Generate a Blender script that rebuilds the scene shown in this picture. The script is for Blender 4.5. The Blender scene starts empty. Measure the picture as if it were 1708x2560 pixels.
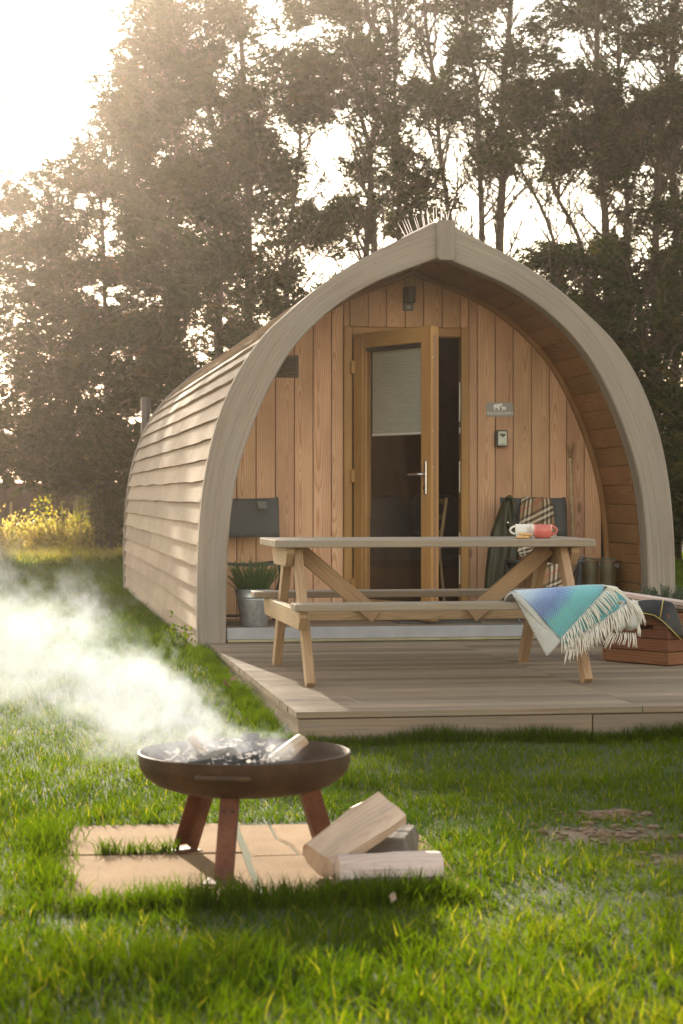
import bpy, bmesh, math, random
import numpy as np
from mathutils import Vector, Matrix, noise
random.seed(7)
rng = np.random.default_rng(11)
R = math.radians
S = bpy.context.scene
COL = S.collection
PI = math.pi

# ------------------------------------------------------------------ camera
CAMZ = 0.98
YAW = R(9.17)
cam = bpy.data.cameras.new('camera')
camo = bpy.data.objects.new('camera', cam)
COL.objects.link(camo)
camo.location = (0, 0, CAMZ)
camo.rotation_euler = (R(90), 0, -YAW)
cam.sensor_fit = 'VERTICAL'
cam.sensor_height = 36.0
cam.sensor_width = 24.0
cam.lens = 70.3
cam.shift_y = -42 / 2560
cam.clip_end = 2000
cam.dof.use_dof = True
cam.dof.focus_distance = 11.3
cam.dof.aperture_fstop = 5.6
S.camera = camo

# ------------------------------------------------------------------ sky, sun, exposure
SUN_EL, SUN_AZ = R(18.7), R(-5.0)            # azimuth measured clockwise from +Y
sunv = Vector((math.sin(SUN_AZ) * math.cos(SUN_EL), math.cos(SUN_AZ) * math.cos(SUN_EL), math.sin(SUN_EL)))
W = bpy.data.worlds.new('World')
S.world = W
W.use_nodes = True
wn = W.node_tree
bg = wn.nodes['Background']
sky = wn.nodes.new('ShaderNodeTexSky')
sky.sky_type = 'NISHITA'
sky.sun_disc = False
sky.sun_elevation = SUN_EL
sky.sun_rotation = SUN_AZ
sky.air_density = 1.7
sky.dust_density = 0.5
sky.ozone_density = 0.7
hsv = wn.nodes.new('ShaderNodeHueSaturation')
hsv.inputs['Saturation'].default_value = 0.6
wn.links.new(sky.outputs[0], hsv.inputs['Color'])
warm = wn.nodes.new('ShaderNodeMix')           # warm white-balance tint multiplied over the whole sky
warm.data_type = 'RGBA'; warm.blend_type = 'MULTIPLY'
warm.inputs[0].default_value = 1.0
warm.inputs[7].default_value = (1.08, 0.99, 0.93, 1)
wn.links.new(hsv.outputs[0], warm.inputs[6])
wn.links.new(warm.outputs[2], bg.inputs['Color'])
bg.inputs['Strength'].default_value = 0.125
sun = bpy.data.lights.new('sun', 'SUN')
suno = bpy.data.objects.new('sun', sun)
COL.objects.link(suno)
sun.energy = 5.0
sun.angle = R(0.53)
sun.color = (1.0, 0.87, 0.68)
suno.rotation_euler = sunv.to_track_quat('Z', 'Y').to_euler()
suno.location = sunv * 60
S.view_settings.view_transform = 'Standard'
S.view_settings.look = 'None'
S.view_settings.gamma = 1
S.view_settings.exposure = 1.7
S.view_settings.use_curve_mapping = False
S.cycles.use_denoising = True
S.cycles.max_bounces = 8
S.cycles.diffuse_bounces = 4
S.cycles.glossy_bounces = 3
S.cycles.transmission_bounces = 5
S.cycles.volume_bounces = 2
S.cycles.transparent_max_bounces = 12
S.cycles.caustics_reflective = False
S.cycles.caustics_refractive = False
S.cycles.volume_step_rate = 1.0
S.cycles.volume_max_steps = 256
S.cycles.sample_clamp_indirect = 6

# ------------------------------------------------------------------ node helpers
def nd(nt, t, ins=None, **pr):
    n = nt.nodes.new(t)
    for k, v in pr.items():
        setattr(n, k, v)
    for k, v in (ins or {}).items():
        s = n.inputs[k]
        if isinstance(v, bpy.types.NodeSocket):
            nt.links.new(v, s)
        else:
            s.default_value = v
    return n
def mth(nt, op, a, b=0.0, c=None):
    ins = {0: a, 1: b}
    if c is not None:
        ins[2] = c
    return nd(nt, 'ShaderNodeMath', ins, operation=op).outputs[0]
def mixc(nt, f, a, b, bt='MIX'):
    n = nd(nt, 'ShaderNodeMix', {0: f, 6: a, 7: b}, data_type='RGBA', blend_type=bt)
    return n.outputs[2]
def ramp(nt, f, stops):
    n = nd(nt, 'ShaderNodeValToRGB', {0: f})
    cr = n.color_ramp
    while len(cr.elements) < len(stops):
        cr.elements.new(0.5)
    for e, (p, c) in zip(cr.elements, stops):
        e.position = p
        e.color = c if len(c) == 4 else (*c, 1)
    return n.outputs[0]
def rgb(c):
    return (*c, 1.0)
def newmat(name):
    m = bpy.data.materials.new(name)
    m.use_nodes = True
    nt = m.node_tree
    return m, nt, nt.nodes['Principled BSDF'], nt.nodes['Material Output']
def noise_t(nt, vec, scale, detail=3, rough=0.55, dim='3D'):
    return nd(nt, 'ShaderNodeTexNoise', {'Vector': vec, 'Scale': scale, 'Detail': detail, 'Roughness': rough}, noise_dimensions=dim).outputs['Fac']
def plain(name, col, rough=0.6, metal=0.0, var=0.12, scale=18, bump=0.0, spec=0.5, trans=0.0):
    m, nt, b, out = newmat(name)
    tc = nd(nt, 'ShaderNodeTexCoord')
    n = noise_t(nt, tc.outputs['Object'], scale, 5, 0.6)
    lo = tuple(c * (1 - var * 1.6) for c in col)
    hi = tuple(min(1, c * (1 + var)) for c in col)
    nt.links.new(ramp(nt, n, [(0.3, lo), (0.7, hi)]), b.inputs['Base Color'])
    b.inputs['Roughness'].default_value = rough
    b.inputs['Metallic'].default_value = metal
    b.inputs['Specular IOR Level'].default_value = spec
    if bump:
        bp = nd(nt, 'ShaderNodeBump', {'Height': noise_t(nt, tc.outputs['Object'], scale * 4, 4), 'Strength': bump, 'Distance': 0.004})
        nt.links.new(bp.outputs[0], b.inputs['Normal'])
    return m
def wood(name, light, dark, ring=0.011, contrast=0.7, fibre=0.4, rough=0.65, tint=0.16, bump=0.25, weather=None, wamt=0.5, cath=0.2, cross=0.0, knots=True, seedscale=97.0, fs=170, vs=3.0, cs=(3.5, 26)):
    m, nt, b, out = newmat(name)
    uv = nd(nt, 'ShaderNodeTexCoord').outputs['UV']
    sp = nd(nt, 'ShaderNodeSeparateXYZ', {0: uv})
    u, v = sp.outputs[0], sp.outputs[1]
    rnd = nd(nt, 'ShaderNodeObjectInfo').outputs['Random']
    seed = mth(nt, 'MULTIPLY', rnd, seedscale)
    def vec(su, sv, off=0.0):
        return nd(nt, 'ShaderNodeCombineXYZ', {0: mth(nt, 'MULTIPLY', u, su), 1: mth(nt, 'MULTIPLY', v, sv), 2: mth(nt, 'ADD', seed, off)}).outputs[0]
    dn = noise_t(nt, vec(1.0, 0.9), 1.0, 2, 0.4)
    d = mth(nt, 'MULTIPLY', mth(nt, 'SUBTRACT', dn, 0.5), cath)
    wob = mth(nt, 'MULTIPLY', mth(nt, 'SUBTRACT', noise_t(nt, vec(9, 3.0, 5.0), 1.0, 2), 0.5), 0.02)
    uo = mth(nt, 'ADD', mth(nt, 'ADD', u, wob), mth(nt, 'MULTIPLY', mth(nt, 'SUBTRACT', rnd, 0.5), 0.07))
    r = mth(nt, 'SQRT', mth(nt, 'ADD', mth(nt, 'MULTIPLY', uo, uo), mth(nt, 'MULTIPLY', d, d)))
    t = mth(nt, 'FRACT', mth(nt, 'DIVIDE', r, ring))
    rg = ramp(nt, t, [(0.0, (0.05,) * 3), (0.5, (0.2,) * 3), (0.82, (0.95,) * 3), (1.0, (0.05,) * 3)])
    f = noise_t(nt, vec(fs, vs, 11.0), 1.0, 5, 0.65)
    fac = mth(nt, 'ADD', mth(nt, 'MULTIPLY', rg, contrast), mth(nt, 'MULTIPLY', mth(nt, 'SUBTRACT', f, 0.45), fibre))
    if cross:
        fc = noise_t(nt, vec(cs[0], cs[1], 21.0), 1.0, 5, 0.7)
        fac = mth(nt, 'ADD', fac, mth(nt, 'MULTIPLY', mth(nt, 'SUBTRACT', fc, 0.45), cross))
    fac = nd(nt, 'ShaderNodeClamp', {0: fac}).outputs[0]
    c = mixc(nt, fac, rgb(light), rgb(dark))
    big = noise_t(nt, vec(5, 1.6, 31.0), 1.0, 4)
    c = mixc(nt, 1.0, c, ramp(nt, big, [(0.25, (0.72, 0.70, 0.68)), (0.75, (1.1, 1.1, 1.1))]), 'MULTIPLY')
    if knots:
        vo = nd(nt, 'ShaderNodeTexVoronoi', {'Vector': vec(4.5, 1.5, 3.0), 'Scale': 1.0})
        kf = ramp(nt, vo.outputs['Distance'], [(0.045, (1, 1, 1)), (0.085, (0, 0, 0))])
        c = mixc(nt, mth(nt, 'MULTIPLY', kf, 0.7), c, rgb(tuple(x * 0.35 for x in dark)))
    if weather:
        wnz = noise_t(nt, vec(30, 2.2, 41.0), 1.0, 5, 0.65)
        wf = ramp(nt, wnz, [(0.5 - wamt * 0.45, (0, 0, 0)), (0.85 - wamt * 0.3, (1, 1, 1))])
        c = mixc(nt, mth(nt, 'MULTIPLY', wf, 0.85), c, rgb(weather))
    hv = nd(nt, 'ShaderNodeHueSaturation', {'Color': c, 'Hue': mth(nt, 'ADD', 0.5, mth(nt, 'MULTIPLY', mth(nt, 'SUBTRACT', mth(nt, 'FRACT', mth(nt, 'MULTIPLY', rnd, 13.7)), 0.5), 0.012)),
            'Value': mth(nt, 'ADD', 1.0 - tint, mth(nt, 'MULTIPLY', rnd, 2 * tint))})
    nt.links.new(hv.outputs[0], b.inputs['Base Color'])
    b.inputs['Roughness'].default_value = rough
    b.inputs['Specular IOR Level'].default_value = 0.16
    h = mth(nt, 'ADD', mth(nt, 'MULTIPLY', f, 0.7), mth(nt, 'MULTIPLY', rg, -0.3))
    bp = nd(nt, 'ShaderNodeBump', {'Height': h, 'Strength': bump, 'Distance': 0.003})
    nt.links.new(bp.outputs[0], b.inputs['Normal'])
    return m

M = {}
M['larch'] = wood('larch', (0.68, 0.435, 0.275), (0.50, 0.255, 0.125), ring=0.0125, contrast=0.9, fibre=0.25, tint=0.12, cath=0.24)
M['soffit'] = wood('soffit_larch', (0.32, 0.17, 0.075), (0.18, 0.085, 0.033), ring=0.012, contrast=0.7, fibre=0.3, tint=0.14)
M['arch'] = wood('arch_glulam', (0.32, 0.262, 0.208), (0.15, 0.114, 0.082), ring=0.03, contrast=0.25, fibre=2.0, tint=0.02, weather=(0.27, 0.24, 0.212), wamt=0.35, knots=False, cath=0.05, fs=42, vs=1.1)
M['shingle'] = wood('cedar_board', (0.33, 0.24, 0.17), (0.19, 0.13, 0.085), ring=0.02, contrast=0.25, fibre=0.4, tint=0.2, cross=1.1, cs=(2.2, 9), knots=False, rough=0.75, weather=(0.29, 0.24, 0.19), wamt=0.35)
M['deck'] = wood('deck_board', (0.30, 0.215, 0.14), (0.12, 0.08, 0.048), ring=0.02, contrast=0.3, fibre=1.7, tint=0.26, bump=0.6, weather=(0.20, 0.17, 0.135), wamt=0.4, fs=75)
M['table'] = wood('table_pine', (0.42, 0.285, 0.165), (0.27, 0.155, 0.075), ring=0.013, contrast=0.55, fibre=0.6, tint=0.08)
M['tabletop'] = wood('table_weathered_top', (0.34, 0.26, 0.175), (0.21, 0.145, 0.085), ring=0.014, contrast=0.5, fibre=0.5, tint=0.1, weather=(0.27, 0.235, 0.19), wamt=0.6)
M['crate'] = wood('crate_board', (0.20, 0.085, 0.042), (0.095, 0.038, 0.02), ring=0.015, contrast=0.5, fibre=0.5, tint=0.16)
M['oak'] = wood('golden_oak_frame', (0.42, 0.235, 0.085), (0.31, 0.155, 0.048), ring=0.03, contrast=0.35, fibre=0.5, tint=0.02, rough=0.38, bump=0.04, knots=False)
M['split'] = wood('split_firewood', (0.60, 0.46, 0.34), (0.36, 0.23, 0.15), ring=0.012, contrast=0.3, fibre=1.3, tint=0.05, bump=1.0, knots=False, fs=55)
M['splitpink'] = wood('split_ash_firewood', (0.64, 0.51, 0.44), (0.42, 0.28, 0.23), ring=0.012, contrast=0.3, fibre=1.5, tint=0.05, bump=1.0, knots=False, fs=55)
M['bark'] = wood('firewood_bark', (0.22, 0.19, 0.16), (0.09, 0.075, 0.06), ring=0.02, contrast=0.5, fibre=0.9, tint=0.05, bump=1.0)
M['char'] = plain('charred_wood', (0.035, 0.03, 0.027), 0.8, var=0.5, scale=40, bump=0.8)
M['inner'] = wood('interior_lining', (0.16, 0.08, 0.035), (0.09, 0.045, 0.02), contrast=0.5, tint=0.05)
M['dark'] = plain('dark_void', (0.02, 0.017, 0.014), 0.9)
M['fasciagrey'] = plain('grey_painted_fascia', (0.33, 0.325, 0.335), 0.55, var=0.08, scale=7)
M['fence'] = wood('fence_board', (0.10, 0.06, 0.055), (0.05, 0.03, 0.03), tint=0.15, fibre=0.6)
M['panel'] = wood('pale_panel', (0.50, 0.44, 0.38), (0.36, 0.31, 0.27), tint=0.05, fibre=0.5)
M['steel'] = plain('brushed_steel', (0.55, 0.55, 0.55), 0.28, 1.0, var=0.05)
M['galv'] = plain('galvanised_zinc', (0.50, 0.53, 0.55), 0.42, 0.85, var=0.16, scale=30)
M['tubegrey'] = plain('chair_tube', (0.10, 0.115, 0.13), 0.4, 0.5, var=0.1)
M['mesh'] = plain('chair_fabric', (0.075, 0.08, 0.078), 0.85, var=0.1, scale=90, bump=0.3)
M['blackplastic'] = plain('black_plastic', (0.03, 0.033, 0.03), 0.45, var=0.1)
M['ventplastic'] = plain('vent_plastic', (0.075, 0.06, 0.035), 0.55, var=0.1)
M['lampgrey'] = plain('lamp_anthracite', (0.055, 0.06, 0.055), 0.45, 0.3, var=0.1)
M['signgrey'] = plain('sign_grey', (0.30, 0.29, 0.26), 0.5, var=0.04)
M['white'] = plain('white_print', (0.80, 0.79, 0.76), 0.5, var=0.02)
M['strike'] = plain('strike_metal', (0.80, 0.78, 0.70), 0.3, 0.6, var=0.05)
M['safegrey'] = plain('safe_face', (0.33, 0.34, 0.31), 0.4, 0.5, var=0.05)
M['mugwhite'] = plain('cream_glaze', (0.74, 0.71, 0.63), 0.22, var=0.03)
M['mugred'] = plain('coral_glaze', (0.56, 0.13, 0.10), 0.22, var=0.05)
M['biscuit'] = plain('biscuit', (0.62, 0.36, 0.13), 0.8, var=0.15, scale=60, bump=0.4)
M['rosemary'] = None
M['boot'] = plain('olive_rubber', (0.115, 0.095, 0.05), 0.42, var=0.25, scale=9)
M['bootlining'] = plain('boot_lining', (0.30, 0.17, 0.09), 0.8)
M['wax'] = plain('waxed_cotton', (0.035, 0.036, 0.014), 0.6, var=0.2, scale=12, bump=0.3)
M['leather'] = plain('black_leather', (0.012, 0.011, 0.011), 0.5, var=0.2, scale=30, bump=0.3)
M['yellow'] = plain('yellow_piping', (0.55, 0.42, 0.08), 0.6)
M['tan'] = plain('tan_leather', (0.40, 0.22, 0.12), 0.65, var=0.1)
M['cushion'] = plain('cushion_cloth', (0.05, 0.06, 0.06), 0.9)
M['cushionblue'] = plain('blue_cushion_cloth', (0.06, 0.10, 0.13), 0.9)
M['mat'] = plain('door_mat', (0.085, 0.085, 0.075), 0.95, var=0.2, scale=60, bump=0.6)
M['cream'] = plain('cream_wool', (0.76, 0.72, 0.64), 0.9, var=0.06, scale=60)
M['greywool'] = plain('grey_wool', (0.50, 0.49, 0.46), 0.95, var=0.14, scale=150, bump=0.5)
M['ash'] = plain('wood_ash', (0.46, 0.43, 0.41), 0.95, var=0.35, scale=40, bump=1.0)
M['stick'] = plain('stick_pale', (0.55, 0.42, 0.25), 0.6, var=0.2)
M['antler'] = plain('antler_horn', (0.28, 0.17, 0.075), 0.45, var=0.25, scale=40)
M['fluesteel'] = plain('flue_steel', (0.07, 0.065, 0.065), 0.4, 0.6, var=0.1)
M['moss'] = wood('mossy_sill', (0.40, 0.35, 0.22), (0.25, 0.24, 0.10), fibre=0.8)
M['soil'] = plain('potting_soil', (0.05, 0.035, 0.025), 0.95, bump=0.8)

def leafmat(name, c1, c2, c3, transl=0.45, rough=0.5, glow=(1.8, 1.85, 0.4, 1), spec=0.2):
    m, nt, b, out = newmat(name)
    a = nd(nt, 'ShaderNodeAttribute', attribute_name='tint')
    c = ramp(nt, a.outputs['Fac'], [(0.0, c1), (0.55, c2), (1.0, c3)])
    nt.links.new(c, b.inputs['Base Color'])
    b.inputs['Roughness'].default_value = rough
    b.inputs['Specular IOR Level'].default_value = spec
    tr = nd(nt, 'ShaderNodeBsdfTranslucent', {'Color': mixc(nt, 1.0, c, glow, 'MULTIPLY')})
    mx = nd(nt, 'ShaderNodeMixShader', {0: transl, 1: b.outputs[0], 2: tr.outputs[0]})
    nt.links.new(mx.outputs[0], out.inputs['Surface'])
    return m
M['grass'] = leafmat('grass_blade', (0.026, 0.046, 0.002), (0.060, 0.084, 0.003), (0.17, 0.14, 0.028), 0.6, 0.7, (1.7, 1.9, 0.4, 1), 0.03)
M['conifer'] = leafmat('conifer_foliage', (0.008, 0.020, 0.003), (0.026, 0.042, 0.006), (0.090, 0.058, 0.014), 0.25, 0.9, (1.7, 1.6, 0.5, 1), 0.03)
M['bramble'] = leafmat('bramble_leaf', (0.20, 0.22, 0.06), (0.42, 0.36, 0.14), (0.50, 0.34, 0.22), 0.6, 0.5, (1.7, 1.6, 0.9, 1))
M['rosemary'] = leafmat('rosemary_leaf', (0.04, 0.085, 0.022), (0.10, 0.165, 0.045), (0.19, 0.24, 0.11), 0.3)
M['lavender'] = leafmat('lavender_leaf', (0.035, 0.055, 0.045), (0.08, 0.11, 0.09), (0.14, 0.17, 0.13), 0.25)
M['yellowleaf'] = leafmat('yellow_leaf', (0.12, 0.15, 0.02), (0.26, 0.25, 0.04), (0.35, 0.18, 0.05), 0.55)
M['drygrass'] = leafmat('dry_grass', (0.20, 0.18, 0.05), (0.33, 0.27, 0.10), (0.42, 0.33, 0.17), 0.45)
M['deadleaf'] = leafmat('dead_leaf', (0.22, 0.11, 0.05), (0.34, 0.20, 0.10), (0.42, 0.28, 0.16), 0.3)
M['twig'] = plain('tree_bark', (0.075, 0.055, 0.04), 0.9, var=0.3, scale=14, bump=0.8)

# ------------------------------------------------------------------ object helpers
def world(o):
    m = o.matrix_basis.copy()
    if o.parent:
        m = world(o.parent) @ o.matrix_parent_inverse @ m
    return m
def setparent(o, p):
    o.parent = p
    o.matrix_parent_inverse = world(p).inverted()
def tag(o, label=None, cat=None, group=None, kind=None):
    if label: o['label'] = label
    if cat: o['category'] = cat
    if group: o['group'] = group
    if kind: o['kind'] = kind
    return o
def empty(name, loc, label=None, cat=None, group=None, kind=None):
    o = bpy.data.objects.new(name, None)
    o.empty_display_size = 0.1
    COL.objects.link(o)
    o.location = loc
    return tag(o, label, cat, group, kind)
def uvwrap(bm, axis=None):
    uvl = bm.loops.layers.uv.verify()
    if axis is None:
        e = [max(v.co[i] for v in bm.verts) - min(v.co[i] for v in bm.verts) for i in range(3)]
        axis = e.index(max(e))
    for f in bm.faces:
        n = f.normal
        a = max(range(3), key=lambda i: abs(n[i]))
        oth = [i for i in range(3) if i != a]
        if a == axis:
            iu, iv = oth
        else:
            iv = axis
            iu = [i for i in oth if i != axis][0]
        for l in f.loops:
            co = l.vert.co
            l[uvl].uv = (co[iu] + 0.3 * co[a] * (a != axis), co[iv])
def finish(name, bm, mat, parent=None, loc=(0, 0, 0), rot=None, smooth=False, uv=True, axis=None, kind=None):
    """bmesh in local coordinates about loc -> one linked object (loc, rot in world space)"""
    bmesh.ops.recalc_face_normals(bm, faces=bm.faces[:])
    bm.normal_update()
    if uv:
        uvwrap(bm, axis)
    me = bpy.data.meshes.new(name)
    bm.to_mesh(me)
    bm.free()
    if smooth:
        me.polygons.foreach_set('use_smooth', [True] * len(me.polygons))
    for mm in (mat if isinstance(mat, (list, tuple)) else [mat]):
        me.materials.append(mm)
    return link(name, me, parent, loc, rot, kind)
def link(name, me, parent=None, loc=(0, 0, 0), rot=None, kind=None):
    o = bpy.data.objects.new(name, me)
    COL.objects.link(o)
    o.location = loc
    if rot is not None:
        o.rotation_euler = rot
    if parent is not None:
        setparent(o, parent)
    if kind:
        o['kind'] = kind
    return o
def sharp(o, ang=35):
    me = o.data
    me.polygons.foreach_set('use_smooth', [True] * len(me.polygons))
    me.set_sharp_from_angle(angle=R(ang))
    return o
def bm_box(sx, sy, sz, bev=0.003, bm=None, mat=None, seg=1):
    own = bm is None
    if own: bm = bmesh.new()
    g = bmesh.ops.create_cube(bm, size=1.0)
    vs = g['verts']
    for v in vs:
        v.co = Vector((v.co.x * sx, v.co.y * sy, v.co.z * sz))
    if bev:
        es = list({e for v in vs for e in v.link_edges})
        g2 = bmesh.ops.bevel(bm, geom=es, offset=bev, segments=seg, affect='EDGES', profile=0.5)
        vs = list({v for f in g2['faces'] for v in f.verts} | {v for v in vs if v.is_valid})
    if mat is not None:
        bmesh.ops.transform(bm, matrix=mat, verts=vs)
    return bm
def box(name, lo, hi, mat, parent=None, bev=0.003, axis=None, **k):
    c = [(a + b) / 2 for a, b in zip(lo, hi)]
    return finish(name, bm_box(hi[0] - lo[0], hi[1] - lo[1], hi[2] - lo[2], bev), mat, parent, c, axis=axis, **k)
def bm_prism(pts, depth, axis='Y', bev=0.0, bm=None):
    """polygon pts (a,b) extruded symmetrically along axis; 'Y': (x,z), 'X': (y,z), 'Z': (x,y)"""
    if bm is None: bm = bmesh.new()
    def co(p, d):
        return {'Y': (p[0], d, p[1]), 'X': (d, p[0], p[1]), 'Z': (p[0], p[1], d)}[axis]
    a = [bm.verts.new(co(p, -depth / 2)) for p in pts]
    b = [bm.verts.new(co(p, depth / 2)) for p in pts]
    fs = [bm.faces.new(a), bm.faces.new(b[::-1])]
    n = len(pts)
    for i in range(n):
        fs.append(bm.faces.new((a[i], a[(i + 1) % n], b[(i + 1) % n], b[i])))
    bmesh.ops.recalc_face_normals(bm, faces=fs)
    if bev:
        es = list({e for f in fs for e in f.edges})
        bmesh.ops.bevel(bm, geom=es, offset=bev, segments=1, affect='EDGES')
    return bm
def bm_tube(pts, rad, n=8, bm=None, cap=True, close=False):
    if bm is None: bm = bmesh.new()
    pts = [Vector(p) for p in pts]
    rad = rad if isinstance(rad, (list, tuple)) else [rad] * len(pts)
    rings = []
    prev = None
    for i, p in enumerate(pts):
        if i == 0: t = pts[1] - p
        elif i == len(pts) - 1: t = p - pts[i - 1]
        else: t = pts[i + 1] - pts[i - 1]
        t = t.normalized()
        if prev is None:
            a = t.orthogonal().normalized()
        else:
            a = (prev - t * prev.dot(t))
            a = a.normalized() if a.length > 1e-6 else t.orthogonal().normalized()
        prev = a
        b = t.cross(a)
        rings.append([bm.verts.new(p + (a * math.cos(2 * PI * j / n) + b * math.sin(2 * PI * j / n)) * rad[i]) for j in range(n)])
    for q in range(len(rings) - 1):
        for j in range(n):
            bm.faces.new((rings[q][j], rings[q][(j + 1) % n], rings[q + 1][(j + 1) % n], rings[q + 1][j]))
    if cap:
        bm.faces.new(rings[0][::-1]); bm.faces.new(rings[-1])
    return bm
def bm_lathe(prof, n=32, bm=None, c=(0, 0)):
    if bm is None: bm = bmesh.new()
    rings = []
    for r, z in prof:
        if r < 1e-5:
            rings.append([bm.verts.new((c[0], c[1], z))])
        else:
            rings.append([bm.verts.new((c[0] + r * math.cos(2 * PI * j / n), c[1] + r * math.sin(2 * PI * j / n), z)) for j in range(n)])
    for a, b in zip(rings, rings[1:]):
        for j in range(n):
            k = (j + 1) % n
            if len(a) == 1 and len(b) == 1: continue
            if len(a) == 1: bm.faces.new((a[0], b[k], b[j]))
            elif len(b) == 1: bm.faces.new((a[j], a[k], b[0]))
            else: bm.faces.new((a[j], a[k], b[k], b[j]))
    return bm
def beam(name, p0, p1, w, t, mat, parent, up=(1, 0, 0), bev=0.004):
    """rectangular bar from p0 to p1; t measured along up, w across"""
    p0, p1 = Vector(p0), Vector(p1)
    z = (p1 - p0); L = z.length; z.normalize()
    x = Vector(up); x = (x - z * x.dot(z)).normalized()
    y = z.cross(x)
    rot = Matrix((x, y, z)).transposed().to_euler()
    return finish(name, bm_box(t, w, L, bev), mat, parent, (p0 + p1) / 2, rot, axis=2)
def grid_mesh(P, UV=None, bm=None):
    """P[i][j] -> Vector"""
    if bm is None: bm = bmesh.new()
    uvl = bm.loops.layers.uv.verify()
    V = [[bm.verts.new(p) for p in row] for row in P]
    for i in range(len(P) - 1):
        for j in range(len(P[0]) - 1):
            f = bm.faces.new((V[i][j], V[i + 1][j], V[i + 1][j + 1], V[i][j + 1]))
            if UV is not None:
                for l, (a, b) in zip(f.loops, ((i, j), (i + 1, j), (i + 1, j + 1), (i, j + 1))):
                    l[uvl].uv = UV[a][b]
    return bm
def catmull(P, n):
    P = [Vector((*p, 0)) if len(p) == 2 else Vector(p) for p in P]
    out = []
    Q = [P[0] * 2 - P[1]] + P + [P[-1] * 2 - P[-2]]
    for i in range(1, len(Q) - 2):
        for s in range(n):
            t = s / n
            a, b, c, d = Q[i - 1], Q[i], Q[i + 1], Q[i + 2]
            out.append(0.5 * ((2 * b) + (c - a) * t + (2 * a - 5 * b + 4 * c - d) * t * t + (3 * b - a - 3 * c + d) * t ** 3))
    out.append(P[-1])
    return out
def resample(pts, n):
    L = [0]
    for a, b in zip(pts, pts[1:]): L.append(L[-1] + (b - a).length)
    out = []
    for k in range(n):
        s = L[-1] * k / (n - 1)
        i = max(0, min(len(pts) - 2, next((j for j in range(len(L) - 1) if L[j + 1] >= s - 1e-9), len(pts) - 2)))
        t = 0 if L[i + 1] == L[i] else (s - L[i]) / (L[i + 1] - L[i])
        out.append(pts[i].lerp(pts[i + 1], t))
    return out, L[-1]
def leaves_mesh(name, C, Dr, Ln, Wd, tint, mat, parent=None, kind=None, loc=(0, 0, 0), up=None):
    """many small diamond leaves: centres C, directions Dr, lengths, widths (numpy)"""
    n = len(C)
    Dr = Dr / np.linalg.norm(Dr, axis=1, keepdims=True)
    rv = rng.normal(size=(n, 3)) if up is None else up
    sd = np.cross(Dr, rv)
    sd /= np.linalg.norm(sd, axis=1, keepdims=True) + 1e-9
    C = C - np.array(loc)
    hl = (Ln / 2)[:, None] * Dr
    hw = (Wd / 2)[:, None] * sd
    V = np.stack([C - hl, C - hl * 0.1 + hw, C + hl, C - hl * 0.1 - hw], 1).reshape(-1, 3)
    me = bpy.data.meshes.new(name)
    me.vertices.add(4 * n)
    me.vertices.foreach_set('co', V.astype(np.float32).ravel())
    me.loops.add(4 * n)
    me.loops.foreach_set('vertex_index', np.arange(4 * n, dtype=np.int32))
    me.polygons.add(n)
    me.polygons.foreach_set('loop_start', np.arange(0, 4 * n, 4, dtype=np.int32))
    me.polygons.foreach_set('loop_total', np.full(n, 4, dtype=np.int32))
    at = me.attributes.new('tint', 'FLOAT', 'POINT')
    at.data.foreach_set('value', np.repeat(tint, 4).astype(np.float32))
    me.materials.append(mat)
    me.update(calc_edges=True)
    return link(name, me, parent, loc, None, kind)
def n3(x, y=0.0, z=0.0, s=1.0):
    return noise.noise(Vector((x * s, y * s, z * s)))
def fwd(lat, D, z=0.0):
    return Vector((math.sin(YAW) * D + math.cos(YAW) * lat, math.cos(YAW) * D - math.sin(YAW) * lat, z))
# ------------------------------------------------------------------ ground
def sstep(t):
    t = np.clip(t, 0, 1)
    return t * t * (3 - 2 * t)
def gz(x, y):
    x = np.asarray(x, float); y = np.asarray(y, float)
    z = -0.145 + 0.09 * sstep((y - 8.6) / 4.6) - 0.03 * sstep((y - 14) / 14)
    z = z + 0.006 * np.sin(x * 3.1 + y * 1.7) + 0.005 * np.sin(x * 5.3 - y * 4.1 + 1.3)
    flat = sstep((0.95 - np.abs(x - 0.75) / 0.95) * 4) * sstep((1.3 - np.abs(y - 6.15)) * 4)
    return z * (1 - flat) + (-0.150) * flat
PATCH = [(1.93, 6.42, 0.22, 0.17), (2.12, 5.92, 0.2, 0.12), (2.4, 6.15, 0.25, 0.17), (2.05, 6.8, 0.14, 0.08)]
def bare(x, y):
    b = np.zeros_like(x)
    for px, py, a, c in PATCH:
        b = np.maximum(b, np.exp(-(((x - px) / a) ** 2 + ((y - py) / c) ** 2) ** 1.5))
    return b
xs = np.unique(np.concatenate([np.linspace(-150, -4, 14), np.arange(-4, 7.01, 0.2), np.linspace(7.5, 150, 14)]))
ys = np.unique(np.concatenate([np.linspace(-60, 2, 10), np.arange(2, 26, 0.2), np.linspace(26, 400, 24)]))
bm = bmesh.new()
P = [[Vector((x, y, float(gz(x, y)))) for y in ys] for x in xs]
grid_mesh(P, None, bm)
m, nt, b, out = newmat('lawn_soil')
tc = nd(nt, 'ShaderNodeTexCoord').outputs['Object']
n1 = noise_t(nt, tc, 9, 6, 0.7)
n2 = noise_t(nt, tc, 60, 4, 0.7)
gcol = mixc(nt, n2, rgb((0.02, 0.03, 0.005)), rgb((0.05, 0.065, 0.012)))
scol = mixc(nt, n2, rgb((0.07, 0.038, 0.018)), rgb((0.17, 0.098, 0.054)))
spx = nd(nt, 'ShaderNodeSeparateXYZ', {0: tc})
acc = None
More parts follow.
